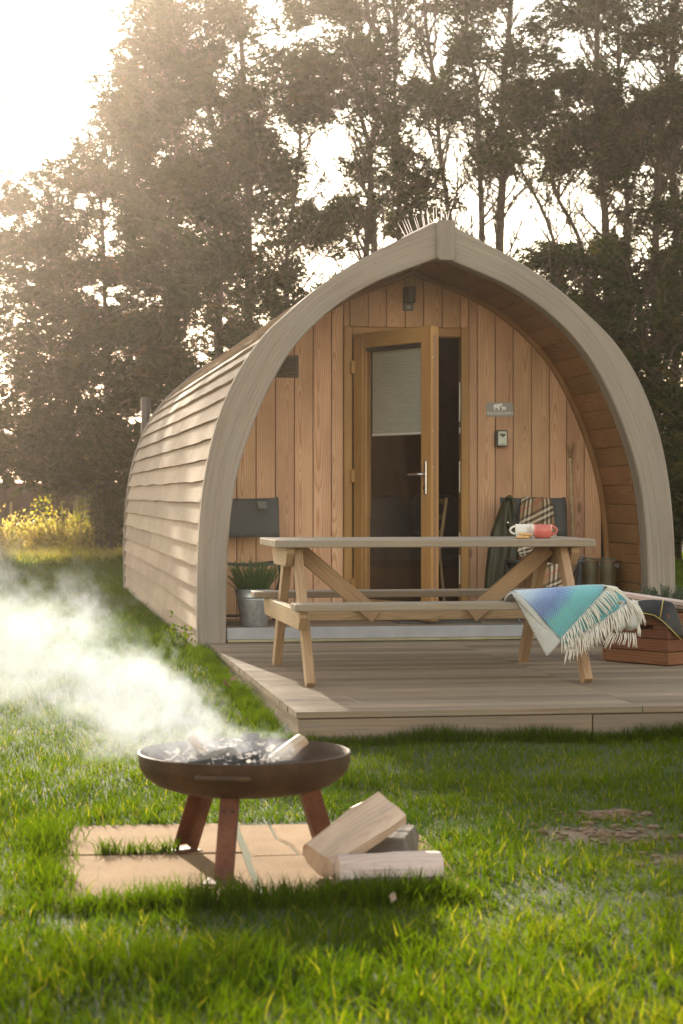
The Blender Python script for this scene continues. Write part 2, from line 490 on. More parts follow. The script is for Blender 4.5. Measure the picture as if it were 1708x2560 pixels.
for px, py, a, c in PATCH:
    dx = mth(nt, 'DIVIDE', mth(nt, 'SUBTRACT', spx.outputs[0], px), a * 1.25)
    dy = mth(nt, 'DIVIDE', mth(nt, 'SUBTRACT', spx.outputs[1], py), c * 1.25)
    q = mth(nt, 'ADD', mth(nt, 'MULTIPLY', dx, dx), mth(nt, 'MULTIPLY', dy, dy))
    q = nd(nt, 'ShaderNodeClamp', {0: mth(nt, 'SUBTRACT', mth(nt, 'ADD', 0.35, mth(nt, 'MULTIPLY', n1, 1.5)), q)}).outputs[0]
    acc = q if acc is None else mth(nt, 'MAXIMUM', acc, q)
nt.links.new(mixc(nt, acc, gcol, scol), b.inputs['Base Color'])
b.inputs['Roughness'].default_value = 0.95
bp = nd(nt, 'ShaderNodeBump', {'Height': n2, 'Strength': 0.9, 'Distance': 0.015})
nt.links.new(bp.outputs[0], b.inputs['Normal'])
ground = finish('lawn', bm, m, smooth=True, uv=False)
ground['kind'] = 'structure'

# ------------------------------------------------------------------ grass blades (one mass nobody could count)
def grass(name, X, Y, H, Wd, tint, lean, segs=2, mat='grass', zoff=-0.01):
    n = len(X)
    Z = gz(X, Y) + zoff
    az = rng.uniform(0, 2 * PI, n)
    la = rng.uniform(0, 2 * PI, n)
    lx, ly = np.cos(la) * lean * H, np.sin(la) * lean * H
    wx, wy = np.cos(az) * Wd / 2, np.sin(az) * Wd / 2
    nv = 2 * segs + 1
    V = np.zeros((n, nv, 3), np.float32)
    for s in range(segs):
        t = s / segs
        k = 1 - 0.45 * t ** 2
        ox, oy = lx * t ** 1.8, ly * t ** 1.8
        oz = H * (t - 0.12 * lean * t * t)
        V[:, 2 * s] = np.stack([X + ox - wx * k, Y + oy - wy * k, Z + oz], 1)
        V[:, 2 * s + 1] = np.stack([X + ox + wx * k, Y + oy + wy * k, Z + oz], 1)
    V[:, -1] = np.stack([X + lx, Y + ly, Z + H * (1 - 0.22 * lean)], 1)
    base = np.arange(n, dtype=np.int32)[:, None] * nv
    quads = [base + np.array([[2 * s, 2 * s + 1, 2 * s + 3, 2 * s + 2]], np.int32) for s in range(segs - 1)]
    tri = base + np.array([[2 * segs - 2, 2 * segs - 1, 2 * segs]], np.int32)
    me = bpy.data.meshes.new(name)
    me.vertices.add(n * nv)
    me.vertices.foreach_set('co', V.ravel())
    loops = np.concatenate([q.ravel() for q in quads] + [tri.ravel()])
    tot = np.concatenate([np.full(n, 4, np.int32) for _ in quads] + [np.full(n, 3, np.int32)])
    me.loops.add(len(loops)); me.loops.foreach_set('vertex_index', loops)
    me.polygons.add(len(tot))
    me.polygons.foreach_set('loop_start', np.concatenate([[0], np.cumsum(tot)[:-1]]).astype(np.int32))
    me.polygons.foreach_set('loop_total', tot)
    me.polygons.foreach_set('use_smooth', np.ones(len(tot), bool))
    at = me.attributes.new('tint', 'FLOAT', 'POINT')
    at.data.foreach_set('value', np.repeat(tint, nv).astype(np.float32))
    me.materials.append(M[mat])
    me.update(calc_edges=True)
    return link(name, me, kind='stuff')
def vnoise(X, Y, s, seed=0.0):
    return (np.sin(X * s + 1.7 * np.sin(Y * s * 0.7 + seed) + seed) * np.cos(Y * s * 1.1 + 1.3 * np.sin(X * s * 0.8 + seed * 2)) + 1) / 2
def fpts(d0, d1, dens, lm, side=None):
    """points in the view wedge between depths, lm metres beyond its sides"""
    n = int(dens * (0.342 * (d0 + d1) / 2 + 2 * lm) * (d1 - d0))
    D = np.sqrt(rng.uniform(d0 ** 2, d1 ** 2, n)) if lm < 0.3 else rng.uniform(d0, d1, n)
    half = 0.171 * D + lm
    lat = rng.uniform(-1, 1, n) * half
    x = math.sin(YAW) * D + math.cos(YAW) * lat
    y = math.cos(YAW) * D - math.sin(YAW) * lat
    return x, y
SLABS = (0.10, 1.30, 5.52, 6.83)
def keep(x, y):
    k = ~((x > 1.225) & (x < 5.7) & (y > 8.93) & (y < 13.3))
    k &= ~((x > 1.12) & (x < 4.5) & (y > 13.2) & (y < 22.8))
    wob = 0.05 * (vnoise(x, y, 9) - 0.5) + 0.03 * (vnoise(x, y, 23, 2.0) - 0.5)
    ins = (x > SLABS[0] + wob) & (x < SLABS[1] - 0.12 + wob) & (y > SLABS[2] + 0.1 + wob) & (y < SLABS[3] - 0.02 + wob)
    k &= ~ins
    k &= rng.uniform(size=len(x)) > np.clip(bare(x, y) * 1.5 * (0.35 + 0.9 * vnoise(x, y, 14, 4.0)), 0, 0.93)
    return k
gx, gy = [], []
for d0, d1, dens, lm in ((3.3, 5.0, 7500, 0.1), (5.0, 8.0, 6500, 0.1), (8.0, 13.0, 4200, 0.15)):
    x, y = fpts(d0, d1, dens, lm)
    k = keep(x, y); gx.append(x[k]); gy.append(y[k])
gx = np.concatenate(gx); gy = np.concatenate(gy)
hh = 0.026 + 0.036 * vnoise(gx, gy, 2.1) * vnoise(gx, gy, 5.7, 1.0) + 0.028 * vnoise(gx, gy, 17, 3.0) ** 2
hh = hh * rng.uniform(0.55, 1.35, len(gx))
hh = hh * (1 - 0.5 * bare(gx, gy))
hh = hh * (1 + 0.45 * sstep((5.4 - gy) / 0.6))
tt = np.clip(0.12 + 0.5 * vnoise(gx, gy, 3.3, 5.0) * rng.uniform(0.4, 1.2, len(gx)) + 0.28 * (vnoise(gx, gy, 1.1, 7.0) - 0.5) + 0.75 * (rng.uniform(size=len(gx)) < 0.07), 0, 1)
grass('grass', gx, gy, hh, rng.uniform(0.0028, 0.0052, len(gx)), tt, rng.uniform(0.15, 0.95, len(gx)), 2)
# the lawn to either side of the view, single-triangle blades
mx_, my_ = [], []
for d0, d1, dens, lm in ((2.4, 13, 2600, 2.4),):
    x, y = fpts(d0, d1, dens, lm)
    k = keep(x, y) & (np.abs(np.cos(YAW) * x - np.sin(YAW) * y) > 0.171 * (np.sin(YAW) * x + np.cos(YAW) * y) + 0.08)
    mx_, my_ = x[k], y[k]
grass('grass', mx_, my_, (0.04 + 0.04 * vnoise(mx_, my_, 4)) * rng.uniform(0.6, 1.3, len(mx_)), rng.uniform(0.007, 0.011, len(mx_)), np.clip(rng.normal(0.35, 0.15, len(mx_)), 0, 1), rng.uniform(0.1, 0.9, len(mx_)), 1)
# longer tufts along the edges of slabs, deck and cabin
ex, ey = [], []
def edge(x0, y0, x1, y1, n, sp):
    t = rng.uniform(size=n)
    ex.append(x0 + (x1 - x0) * t + rng.normal(0, sp, n)); ey.append(y0 + (y1 - y0) * t + rng.normal(0, sp, n))
edge(1.26, 8.87, 4.6, 8.87, 8000, 0.03)
edge(1.17, 9.0, 1.17, 13.1, 5200, 0.03)
edge(1.08, 13.2, 1.08, 22.6, 5000, 0.04)
edge(0.15, 5.5, 1.25, 5.47, 2600, 0.05)
edge(0.08, 5.5, 0.1, 6.8, 1500, 0.04)
edge(0.25, 6.31, 0.5, 6.31, 300, 0.012)
ex = np.concatenate(ex); ey = np.concatenate(ey)
k = ~((ex > 1.225) & (ex < 5.7) & (ey > 8.93) & (ey < 13.3)) & ~((ex > 1.13) & (ey > 13.3))
ex, ey = ex[k], ey[k]
grass('grass', ex, ey, (0.045 + 0.05 * vnoise(ex, ey, 6)) * rng.uniform(0.5, 1.3, len(ex)), rng.uniform(0.003, 0.0055, len(ex)), np.clip(rng.normal(0.3, 0.15, len(ex)), 0, 1), rng.uniform(0.1, 0.9, len(ex)), 2)
# farther lawn, coarser
fx, fy = [], []
for d0, d1, dens, lm in ((12.8, 20, 1500, 0.4), (20, 30, 700, 0.6), (30, 37, 420, 1.0)):
    x, y = fpts(d0, d1, dens, lm)
    k = keep(x, y) & ~((x > 1.3) & (x < 4.4) & (y < 26)); fx.append(x[k]); fy.append(y[k])
fx = np.concatenate(fx); fy = np.concatenate(fy)
ff = sstep((fy - 29.5) / 2.5) * sstep((0.8 - fx) / 2 + 1)
grass('grass', fx, fy, (0.045 + 0.03 * vnoise(fx, fy, 2.0)) * rng.uniform(0.6, 1.3, len(fx)) * (1 + 1.6 * ff), rng.uniform(0.007, 0.012, len(fx)) * (1 + 0.4 * ff), np.clip(rng.normal(0.35, 0.2, len(fx)), 0, 1), rng.uniform(0.1, 0.8, len(fx)), 2)

# clods of soil in the worn patches
bmm = bmesh.new()
for i in range(330):
    px, py, a_, c_ = PATCH[i % len(PATCH)]
    x, y = px + random.gauss(0, a_ * 0.6), py + random.gauss(0, c_ * 0.7)
    r_ = random.uniform(0.004, 0.018) * (1.4 if i % 9 == 0 else 1)
    g_ = bmesh.ops.create_icosphere(bmm, subdivisions=1, radius=r_)
    off_ = Vector((x, y, float(gz(x, y)) + r_ * 0.15))
    for v in g_['verts']:
        v.co = Vector((v.co.x * random.uniform(0.8, 1.5), v.co.y * random.uniform(0.8, 1.4), v.co.z * random.uniform(0.4, 0.9))) + off_
cl_ = finish('soil_clods', bmm, plain('dry_soil', (0.15, 0.088, 0.048), 0.95, var=0.3, scale=25), None, uv=False)
tag(cl_, 'brown crumbs of bare soil in the worn grass at the right', 'soil', None, 'stuff')
# ------------------------------------------------------------------ paving under the fire pit
pave = empty('pavement', (0.7, 6.15, -0.15), kind='structure')
m, nt, b, out = newmat('sandstone')
tc = nd(nt, 'ShaderNodeTexCoord').outputs['Object']
rn = nd(nt, 'ShaderNodeObjectInfo').outputs['Random']
n1 = noise_t(nt, tc, 7, 6, 0.65); n2 = noise_t(nt, tc, 120, 3, 0.7)
c = ramp(nt, n1, [(0.25, (0.17, 0.10, 0.050)), (0.5, (0.26, 0.16, 0.082)), (0.75, (0.33, 0.22, 0.125))])
c = mixc(nt, 0.5, c, ramp(nt, n2, [(0.3, (0.12, 0.072, 0.038)), (0.7, (0.30, 0.20, 0.11))]))
hv = nd(nt, 'ShaderNodeHueSaturation', {'Color': c, 'Value': mth(nt, 'ADD', 0.9, mth(nt, 'MULTIPLY', rn, 0.2))})
nt.links.new(hv.outputs[0], b.inputs['Base Color'])
b.inputs['Roughness'].default_value = 0.95
b.inputs['Specular IOR Level'].default_value = 0.1
bp = nd(nt, 'ShaderNodeBump', {'Height': n2, 'Strength': 0.7, 'Distance': 0.006})
nt.links.new(bp.outputs[0], b.inputs['Normal'])
M['stone'] = m
def slab(pts, dz=0.0, tilt=(0, 0)):
    cx = sum(p[0] for p in pts) / len(pts); cy = sum(p[1] for p in pts) / len(pts)
    bmm = bm_prism([(p[0] - cx, p[1] - cy) for p in pts], 0.05, 'Z', 0.006)
    return finish('paving_slab', bmm, M['stone'], pave, (cx, cy, -0.17 + dz), (tilt[0], tilt[1], 0))
slab([(0.10, 6.315), (0.699, 6.275), (0.722, 6.83), (0.12, 6.86)], 0.001, (0.003, 0))
slab([(0.08, 5.50), (0.662, 5.47), (0.697, 6.255), (0.10, 6.295)], 0, (0, 0.003))
slab([(0.716, 6.205), (0.868, 6.200), (0.862, 6.36), (0.835, 6.50), (0.846, 6.79), (0.738, 6.80)], -0.001)
slab([(0.874, 6.200), (1.31, 6.185), (1.33, 6.74), (0.852, 6.79), (0.841, 6.50), (0.868, 6.36)], 0.001, (-0.003, 0.004))
slab([(0.676, 5.48), (1.28, 5.45), (1.31, 6.17), (0.712, 6.19)], 0.0015, (0.002, -0.003))

# ------------------------------------------------------------------ deck in front of the cabin
deck = empty('timber_deck', (3.4, 11, -0.15), 'low grooved timber deck in front of the arched cabin', 'deck')
DX0, DX1, DXJ = 1.237, 5.62, 2.86
nb = 29
pitch = (13.205 - 8.94) / nb
def deckboard_bm(L):
    w, t = pitch - 0.008, 0.028
    prof = [(-w / 2, -t)]
    prof += [(-w / 2, -0.002), (-w / 2 + 0.002, 0)]
    ng = 6
    for i in range(ng):
        g = -w / 2 + w * (i + 0.75) / (ng + 0.5)
        prof += [(g - 0.0055, 0), (g - 0.0035, -0.006), (g + 0.0035, -0.006), (g + 0.0055, 0)]
    prof += [(w / 2 - 0.002, 0), (w / 2, -0.002), (w / 2, -t)]
    return bm_prism(prof, L, 'X')
deckme = {}
for i in range(nb):
    y = 8.94 + pitch * (i + 0.5)
    jx = DXJ
    for a, c_ in ((DX0 + 0.010 * n3(i * 1.3, 2), jx - 0.002), (jx + 0.002, DX1)):
        key = round(c_ - a, 2)
        if key not in deckme:
            o = finish('deck_board', deckboard_bm(c_ - a), M['deck'], deck, ((a + c_) / 2, y, 0.0), axis=0)
            deckme[key] = o.data
        else:
            o = link('deck_board', deckme[key], deck, ((a + c_) / 2, y, 0.0))
        o.location.z = 0.0015 * n3(i * 3.1, a)
box('fascia_board', (DX0 + 0.012, 8.952, -0.175), (2.62, 8.974, -0.034), M['deck'], deck, axis=0)
box('fascia_board', (2.625, 8.952, -0.175), (DX1 - 0.01, 8.974, -0.036), M['deck'], deck, axis=0)
box('fascia_board', (DX0 + 0.012, 8.976, -0.175), (DX0 + 0.034, 13.2, -0.034), M['deck'], deck, axis=1)
for jy in (9.0, 10.4, 11.8, 13.15):
    box('joist', (DX0 + 0.036, jy, -0.14), (DX1 - 0.02, jy + 0.045, -0.032), M['deck'], deck, axis=0)
for i in range(0, nb, 1):                     # screw heads at the joint line
    pass

# ------------------------------------------------------------------ the cabin
CX = 2.815
YF, YB, YWALL = 13.22, 22.72, 14.20
pod = empty('arched_cabin', (CX, 17.5, -0.06), 'arched timber glamping cabin with open door and weathered grey arch trim', 'cabin')
TO = [(1.648, -0.06), (1.648, 0.4), (1.632, 0.8), (1.592, 1.14), (1.52, 1.45), (1.395, 1.76), (1.225, 2.02), (1.02, 2.22), (0.80, 2.40), (0.51, 2.585), (0.0, 2.842)]
TI = [(1.455, -0.06), (1.452, 0.4), (1.43, 0.8), (1.385, 1.1), (1.302, 1.38), (1.165, 1.70), (1.0, 1.97), (0.775, 2.20), (0.51, 2.38), (0.25, 2.495), (0.0, 2.588)]
NP = 44
co_, LO = resample(catmull(TO, 10), NP)
ci_, LI = resample(catmull(TI, 10), NP)
CO = [(p.x, p.y) for p in co_]; CI = [(p.x, p.y) for p in ci_]
def half_at(curve, z):
    for (a, za), (b_, zb) in zip(curve, curve[1:]):
        if za <= z <= zb:
            return a + (b_ - a) * (z - za) / (zb - za + 1e-9)
    return curve[0][0] if z < curve[0][1] else 0.0
def z_at(curve, w):
    w = abs(w)
    for (a, za), (b_, zb) in zip(curve, curve[1:]):
        if min(a, b_) <= w <= max(a, b_) and za > 0.3:
            return za + (zb - za) * ((w - a) / (b_ - a + 1e-12))
    return curve[-1][1] if w < 0.02 else 0.35
def offset(curve, d):
    out = []
    for i, (w, z) in enumerate(curve):
        a = curve[max(0, i - 1)]; b_ = curve[min(len(curve) - 1, i + 1)]
        t = Vector((b_[0] - a[0], b_[1] - a[1])).normalized()
        nrm = Vector((t.y, -t.x))             # outward for the +x half going up
        q = (w + nrm.x * d, z + nrm.y * d)
        out.append((max(0.0, q[0]), q[1]))
    # close at the ridge
    a, b_ = out[-2], out[-1]
    k = (b_[1] - a[1]) / max(1e-6, (a[0] - b_[0])) if a[0] > b_[0] else 0.5
    out[-1] = (0.0, a[1] + 0.5 * a[0])
    return out
def arch_band(name, inner, outer, y0, y1, side, mat, parent, chamfer=0.006):
    """curved timber between two profiles"""
    bmm = bmesh.new()
    uvl = bmm.loops.layers.uv.verify()
    rows = []
    s = 0
    for i in range(len(outer)):
        wi, zi = inner[i]; wo, zo = outer[i]
        if i: s += math.hypot(wo - outer[i - 1][0], zo - outer[i - 1][1])
        c = chamfer
        dx, dz = wo - wi, zo - zi
        L = math.hypot(dx, dz); ux, uz = dx / L, dz / L
        sec = [(wi, zi, y1), (wi, zi, y0 + c), (wi + ux * c, zi + uz * c, y0), (wo - ux * c, zo - uz * c, y0), (wo, zo, y0 + c), (wo, zo, y1)]
        uu = [0.3 + y1 - y0, 0.3, 0.3 - c, 0.3 - L, 0.3 - L - c, 0.3 - L - (y1 - y0)]
        rows.append(([bmm.verts.new((side * w, y, z)) for w, z, y in sec], uu, s))
    for (a, ua, sa), (b_, ub, sb) in zip(rows, rows[1:]):
        for j in range(6):
            k = (j + 1) % 6
            f = bmm.faces.new((a[j], a[k], b_[k], b_[j]))
            uk = ua[k] if k else ua[5] - 0.2
            for l, (q, v) in zip(f.loops, ((ua[j], sa), (uk, sa), (uk, sb), (ua[j], sb))):
                l[uvl].uv = (q, v)
    bmm.faces.new(rows[0][0]); bmm.faces.new(rows[-1][0][::-1])
    o = finish(name, bmm, mat, parent, (CX, 0, 0), uv=False)
    return sharp(o, 30)
for sd in (-1, 1):
    arch_band('arch_trim', CI, CO, YF, YF + 0.085, sd, M['arch'], pod, 0.008)
    arch_band('arch_batten', offset(CI, 0.004), offset(CO, -0.008), YF + 0.087, YF + 0.15, sd, M['arch'], pod, 0.004)
    arch_band('arch_batten', offset(CI, 0.02), offset(CO, -0.02), YF + 0.152, YF + 0.22, sd, M['arch'], pod, 0.004)
    arch_band('rear_arch_trim', offset(CO, -0.16), CO, YB - 0.10, YB, sd, M['arch'], pod, 0.008)
for sd in (-1, 1):
    for q_ in (3, 9, 17, 24, 31, 37):
        (wi, zi), (wo, zo) = CI[q_], CO[q_]
        k_ = 0.35 + 0.3 * (q_ % 2)
        bmm = bm_lathe([(0, 0.003), (0.009, 0.0025), (0.010, 0), (0, 0)], 12)
        finish('peg', bmm, M['tabletop'], pod, (CX + sd * (wi + (wo - wi) * k_), YF, zi + (zo - zi) * k_), (R(90), 0, 0), uv=False)
# overlapping boards over both flanks
BODY = offset(CO, -0.045)
bl, LB = resample([Vector((w, z, 0)) for w, z in BODY], 400)
def bodypt(s):
    t = min(1, max(0, s / LB)) * 399
    i = min(398, int(t))
    p = bl[i].lerp(bl[i + 1], t - i)
    tg = (bl[i + 1] - bl[i]).normalized()
    return p, Vector((tg.y, -tg.x, 0))
NC = 25
EXP = LB / NC
Y0S, Y1S = YF + 0.222, YB - 0.102
for sd in (-1, 1):
    for c in range(NC):
        js = [Y0S, Y0S + (0.36 + 0.22 * ((c * 7) % 5) / 4) * (Y1S - Y0S), Y1S]
        for a, b_ in zip(js, js[1:]):
            n = 22 if sd < 0 else 8
            bmm = bmesh.new()
            uvl = bmm.loops.layers.uv.verify()
            rows = []
            lift = 0.004 * random.random()
            for k in range(n + 1):
                y = a + 0.0015 + (b_ - a - 0.003) * k / n
                wv = 0.010 * n3(y * 0.9, c * 3.7, sd) + 0.004 * n3(y * 3.1, c * 9.1, sd)
                s0 = c * EXP + wv - (0.012 if c else -0.0)
                s1 = min(LB, (c + 1) * EXP + 0.02)
                p0, q0 = bodypt(s0); p1, q1 = bodypt(s1)
                wob = 0.004 * n3(y * 1.7, c * 5.1, 4)
                o0 = 0.036 + lift + wob
                A = p0 + q0 * o0; B = p0 + q0 * (o0 - 0.027); Cc = p1 + q1 * -0.006; Dd = p1 + q1 * 0.010
                rows.append([bmm.verts.new((sd * max(0, v.x), y, v.y)) for v in (A, Dd, Cc, B)])
            us = (0, -EXP, -EXP - 0.02, 0.022)
            for k in range(n):
                for j in range(4):
                    jj = (j + 1) % 4
                    f = bmm.faces.new((rows[k][j], rows[k][jj], rows[k + 1][jj], rows[k + 1][j]))
                    y0, y1 = rows[k][0].co.y, rows[k + 1][0].co.y
                    for l, (u_, v_) in zip(f.loops, ((us[j], y0), (us[jj], y0), (us[jj], y1), (us[j], y1))):
                        l[uvl].uv = (u_, v_ - a)
            bmm.faces.new(rows[0]); bmm.faces.new(rows[-1][::-1])
            o = finish('cladding_board', bmm, M['shingle'], pod, (CX, 0, 0), uv=False)
            sharp(o, 30)
# closed dark shell under the boards, and the room behind the end wall
def shell(name, prof, y0, y1, mat, caps=False):
    bmm = bmesh.new()
    full = [(-w, z) for w, z in prof] + [(w, z) for w, z in prof[::-1][1:]]
    a = [bmm.verts.new((w, y0, z)) for w, z in full]; b_ = [bmm.verts.new((w, y1, z)) for w, z in full]
    for i in range(len(full) - 1):
        bmm.faces.new((a[i], a[i + 1], b_[i + 1], b_[i]))
    if caps:
        bmm.faces.new(b_)
    return finish(name, bmm, mat, pod, (CX, 0, 0), axis=1)
shell('under_shell', offset(BODY, -0.03), YF + 0.23, YB - 0.12, M['dark'], True)
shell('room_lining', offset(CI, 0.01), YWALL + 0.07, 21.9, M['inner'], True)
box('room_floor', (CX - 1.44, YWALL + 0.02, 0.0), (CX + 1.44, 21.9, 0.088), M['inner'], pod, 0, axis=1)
# porch lining: boards along the depth
SOF = offset(CI, 0.012)
sl, LS = resample([Vector((w, z, 0)) for w, z in SOF], 300)
def sofpt(s):
    t = min(1, max(0, s / LS)) * 299
    i = min(298, int(t))
    p = sl[i].lerp(sl[i + 1], t - i)
    tg = (sl[i + 1] - sl[i]).normalized()
    return p, Vector((tg.y, -tg.x, 0))
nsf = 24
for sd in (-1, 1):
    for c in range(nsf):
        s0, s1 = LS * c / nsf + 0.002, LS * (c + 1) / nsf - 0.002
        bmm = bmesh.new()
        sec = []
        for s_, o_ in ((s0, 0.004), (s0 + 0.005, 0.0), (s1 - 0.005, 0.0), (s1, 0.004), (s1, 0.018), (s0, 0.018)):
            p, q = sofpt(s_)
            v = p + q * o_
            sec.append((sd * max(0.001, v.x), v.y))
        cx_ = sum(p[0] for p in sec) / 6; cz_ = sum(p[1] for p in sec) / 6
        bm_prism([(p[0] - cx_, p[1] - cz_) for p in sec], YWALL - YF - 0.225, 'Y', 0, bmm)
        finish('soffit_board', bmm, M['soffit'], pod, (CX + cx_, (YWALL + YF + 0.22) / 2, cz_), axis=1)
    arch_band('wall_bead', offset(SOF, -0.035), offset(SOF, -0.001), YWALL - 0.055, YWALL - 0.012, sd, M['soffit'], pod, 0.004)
# porch floor
for i in range(7):
    y0 = YF + 0.045 + i * 0.133
    box('porch_board', (CX - 1.43, y0, 0.070), (CX + 1.43, y0 + 0.129, 0.096), M['deck'], pod, 0.003, axis=0)
box('porch_fascia', (CX - 1.448, YF + 0.018, 0.020), (CX + 1.448, YF + 0.043, 0.0975), M['fasciagrey'], pod, 0.002, axis=0)
box('sill_board', (CX - 1.446, YF - 0.012, 0.003), (CX + 1.446, YF + 0.045, 0.019), M['moss'], pod, 0.002, axis=0)
# end wall of vertical boards round the door opening
FX0, FX1, FZ = 2.305, 3.227, 2.192
edges = [1.394, 1.533, 1.672, 1.811, 1.948, 2.084, 2.217, 2.305, 2.35, 2.485, 2.62, 2.757, 2.893, 3.03, 3.165, 3.227, 3.291, 3.425, 3.559, 3.696, 3.832, 3.962, 4.095, 4.225]
edges[0] = 1.392
WP = offset(CI, 0.02)
for a, b_ in zip(edges, edges[1:]):
    over = a >= FX0 - 1e-6 and b_ <= FX1 + 1e-6
    if abs(a - 2.305) < 1e-6 and abs(b_ - 2.35) < 1e-6: a2 = a
    zb = FZ + 0.002 if over else 0.09
    g = 0.0025
    xs_ = [a + g, b_ - g]
    top = [z_at(WP, x - CX) for x in xs_]
    lo = [zb, zb]
    if top[0] < 0.36: top[0] = 0.5
    if top[1] < 0.36: top[1] = 0.5
    mx = (a + b_) / 2
    mz = zb
    poly = [(xs_[0] - mx, 0), (xs_[1] - mx, 0), (xs_[1] - mx, top[1] - zb), (xs_[0] - mx, top[0] - zb)]
    bmm = bm_prism(poly, 0.022, 'Y', 0.004)
    finish('wall_board', bmm, M['larch'], pod, (mx, YWALL, zb), axis=2)
# backing behind the boards (leaves the door opening)
full = [(-w, z) for w, z in WP if z > 0.0]
left = [(CX + w, z) for w, z in full if CX + w < FX0 + 0.02]
for pts in ([(CX - 1.47, 0.09)] + left + [(FX0 + 0.02, z_at(WP, FX0 + 0.02 - CX)), (FX0 + 0.02, 0.09)],
            [(CX + 1.47, 0.09)] + [(2 * CX - x, z) for x, z in left if 2 * CX - x > FX1 - 0.02] + [(FX1 - 0.02, z_at(WP, FX1 - 0.02 - CX)), (FX1 - 0.02, 0.09)],
            [(FX0 + 0.021, FZ - 0.03), (FX0 + 0.021, z_at(WP, FX0 - CX)), (CX, 2.6), (FX1 - 0.021, z_at(WP, FX1 - CX)), (FX1 - 0.021, FZ - 0.03)]):
    bmm = bm_prism(pts, 0.02, 'Y')
    finish('wall_backing', bmm, M['dark'], pod, (0, YWALL + 0.026, 0))
# door frame
fy0, fy1 = YWALL - 0.035, YWALL + 0.06
df = box('door_frame', (FX0, fy0, 0.098), (FX0 + 0.062, fy1, FZ), M['oak'], pod, 0.006, axis=2)
box('door_frame', (FX1 - 0.062, fy0, 0.098), (FX1, fy1, FZ), M['oak'], pod, 0.006, axis=2)
box('door_frame', (FX0 + 0.063, fy0 + 0.001, FZ - 0.068), (FX1 - 0.063, fy1 - 0.001, FZ - 0.001), M['oak'], pod, 0.006, axis=0)
box('door_threshold', (FX0 + 0.063, fy0 - 0.01, 0.098), (FX1 - 0.063, fy1, 0.118), M['oak'], pod, 0.004, axis=0)
for z0, z1 in ((1.515, 1.80), (1.43, 1.474), (1.0, 1.225), (0.665, 0.71), (0.335, 0.545)):
    box('strike_plate', (FX1 - 0.069, fy0 + 0.03, z0), (FX1 - 0.0625, fy0 + 0.052, z1), M['strike'], pod, 0.001)
# the door, standing open
HX, HY, DW, DT = FX0 + 0.066, fy0 - 0.006, 0.885, 0.068
ang = R(-62.5)
door = empty('door', (HX, HY, 0.118))
door.rotation_euler = (0, 0, ang)
setparent(door, pod)
door['label'] = 'half glazed oak coloured door standing open with lowered pleated blind'
def dlocal(name, lo, hi, mat, bev=0.005, axis=None, smooth=False):
    c = Vector([(a + b_) / 2 for a, b_ in zip(lo, hi)])
    bmm = bm_box(hi[0] - lo[0], hi[1] - lo[1], hi[2] - lo[2], bev)
    o = finish(name, bmm, mat, None, (0, 0, 0), axis=axis)
    o.parent = door
    o.location = c
    return o
DH = 2.02
ST, TR_, BR = 0.108, 0.108, 0.12
dlocal('door_stile', (0, 0, 0), (ST, DT, DH), M['oak'], axis=2)
dlocal('door_stile', (DW - ST, 0, 0), (DW, DT, DH), M['oak'], axis=2)
dlocal('door_rail', (ST + 0.001, 0.001, DH - TR_), (DW - ST - 0.001, DT - 0.001, DH - 0.001), M['oak'], axis=0)
dlocal('door_rail', (ST + 0.001, 0.001, 0.001), (DW - ST - 0.001, DT - 0.001, BR), M['oak'], axis=0)
dlocal('glazing_bead', (ST + 0.001, 0.010, BR + 0.001), (ST + 0.022, DT - 0.012, DH - TR_ - 0.001), M['oak'], 0.006, 2)
dlocal('glazing_bead', (DW - ST - 0.022, 0.010, BR + 0.001), (DW - ST - 0.001, DT - 0.012, DH - TR_ - 0.001), M['oak'], 0.006, 2)
dlocal('glazing_gasket', (ST + 0.0225, 0.014, DH - TR_ - 0.024), (DW - ST - 0.0225, DT - 0.02, DH - TR_ - 0.001), M['blackplastic'], 0.002, 0)
m, nt, b, out = newmat('door_glass')
gl = nd(nt, 'ShaderNodeBsdfGlossy', {'Color': (1, 1, 1, 1), 'Roughness': 0.02})
tp = nd(nt, 'ShaderNodeBsdfTransparent', {'Color': (0.92, 0.92, 0.91, 1)})
lw_ = nd(nt, 'ShaderNodeLayerWeight', {'Blend': 0.5})
fr = nd(nt, 'ShaderNodeMath', {0: lw_.outputs['Facing'], 1: 5.0}, operation='POWER')
mx = nd(nt, 'ShaderNodeMixShader', {0: mth(nt, 'ADD', mth(nt, 'MULTIPLY', fr.outputs[0], 0.6), 0.03), 1: tp.outputs[0], 2: gl.outputs[0]})
nt.links.new(mx.outputs[0], out.inputs['Surface'])
M['glass'] = m
dlocal('glass_pane', (ST + 0.023, 0.026, BR + 0.001), (DW - ST - 0.023, 0.036, DH - TR_ - 0.025), M['glass'], 0)
bmm = bmesh.new()                              # pleated blind
npl = 46
zt, zb = DH - TR_ - 0.03, 1.30
rows = []
for i in range(2 * npl + 1):
    z = zt - (zt - zb) * i / (2 * npl)
    y = 0.050 + (0.006 if i % 2 else 0.0)
    rows.append([bmm.verts.new((ST + 0.05, y, z)), bmm.verts.new((DW - ST - 0.03, y, z))])
for a, b_ in zip(rows, rows[1:]):
    bmm.faces.new((a[0], a[1], b_[1], b_[0]))
bl_ = finish('pleated_blind', bmm, plain('blind_fabric', (0.56, 0.56, 0.50), 0.9, var=0.03), None, uv=False)
bl_.parent = door
dlocal('blind_rail', (ST + 0.05, 0.047, zb - 0.018), (DW - ST - 0.03, 0.060, zb - 0.001), M['white'], 0.003)
dlocal('blind_rail', (ST + 0.03, 0.044, zb - 0.6), (ST + 0.036, 0.050, zt), M['oak'], 0.002)
hp = dlocal('door_handle', (DW - 0.075, -0.012, 0.865), (DW - 0.043, -0.001, 1.10), M['steel'], 0.006)
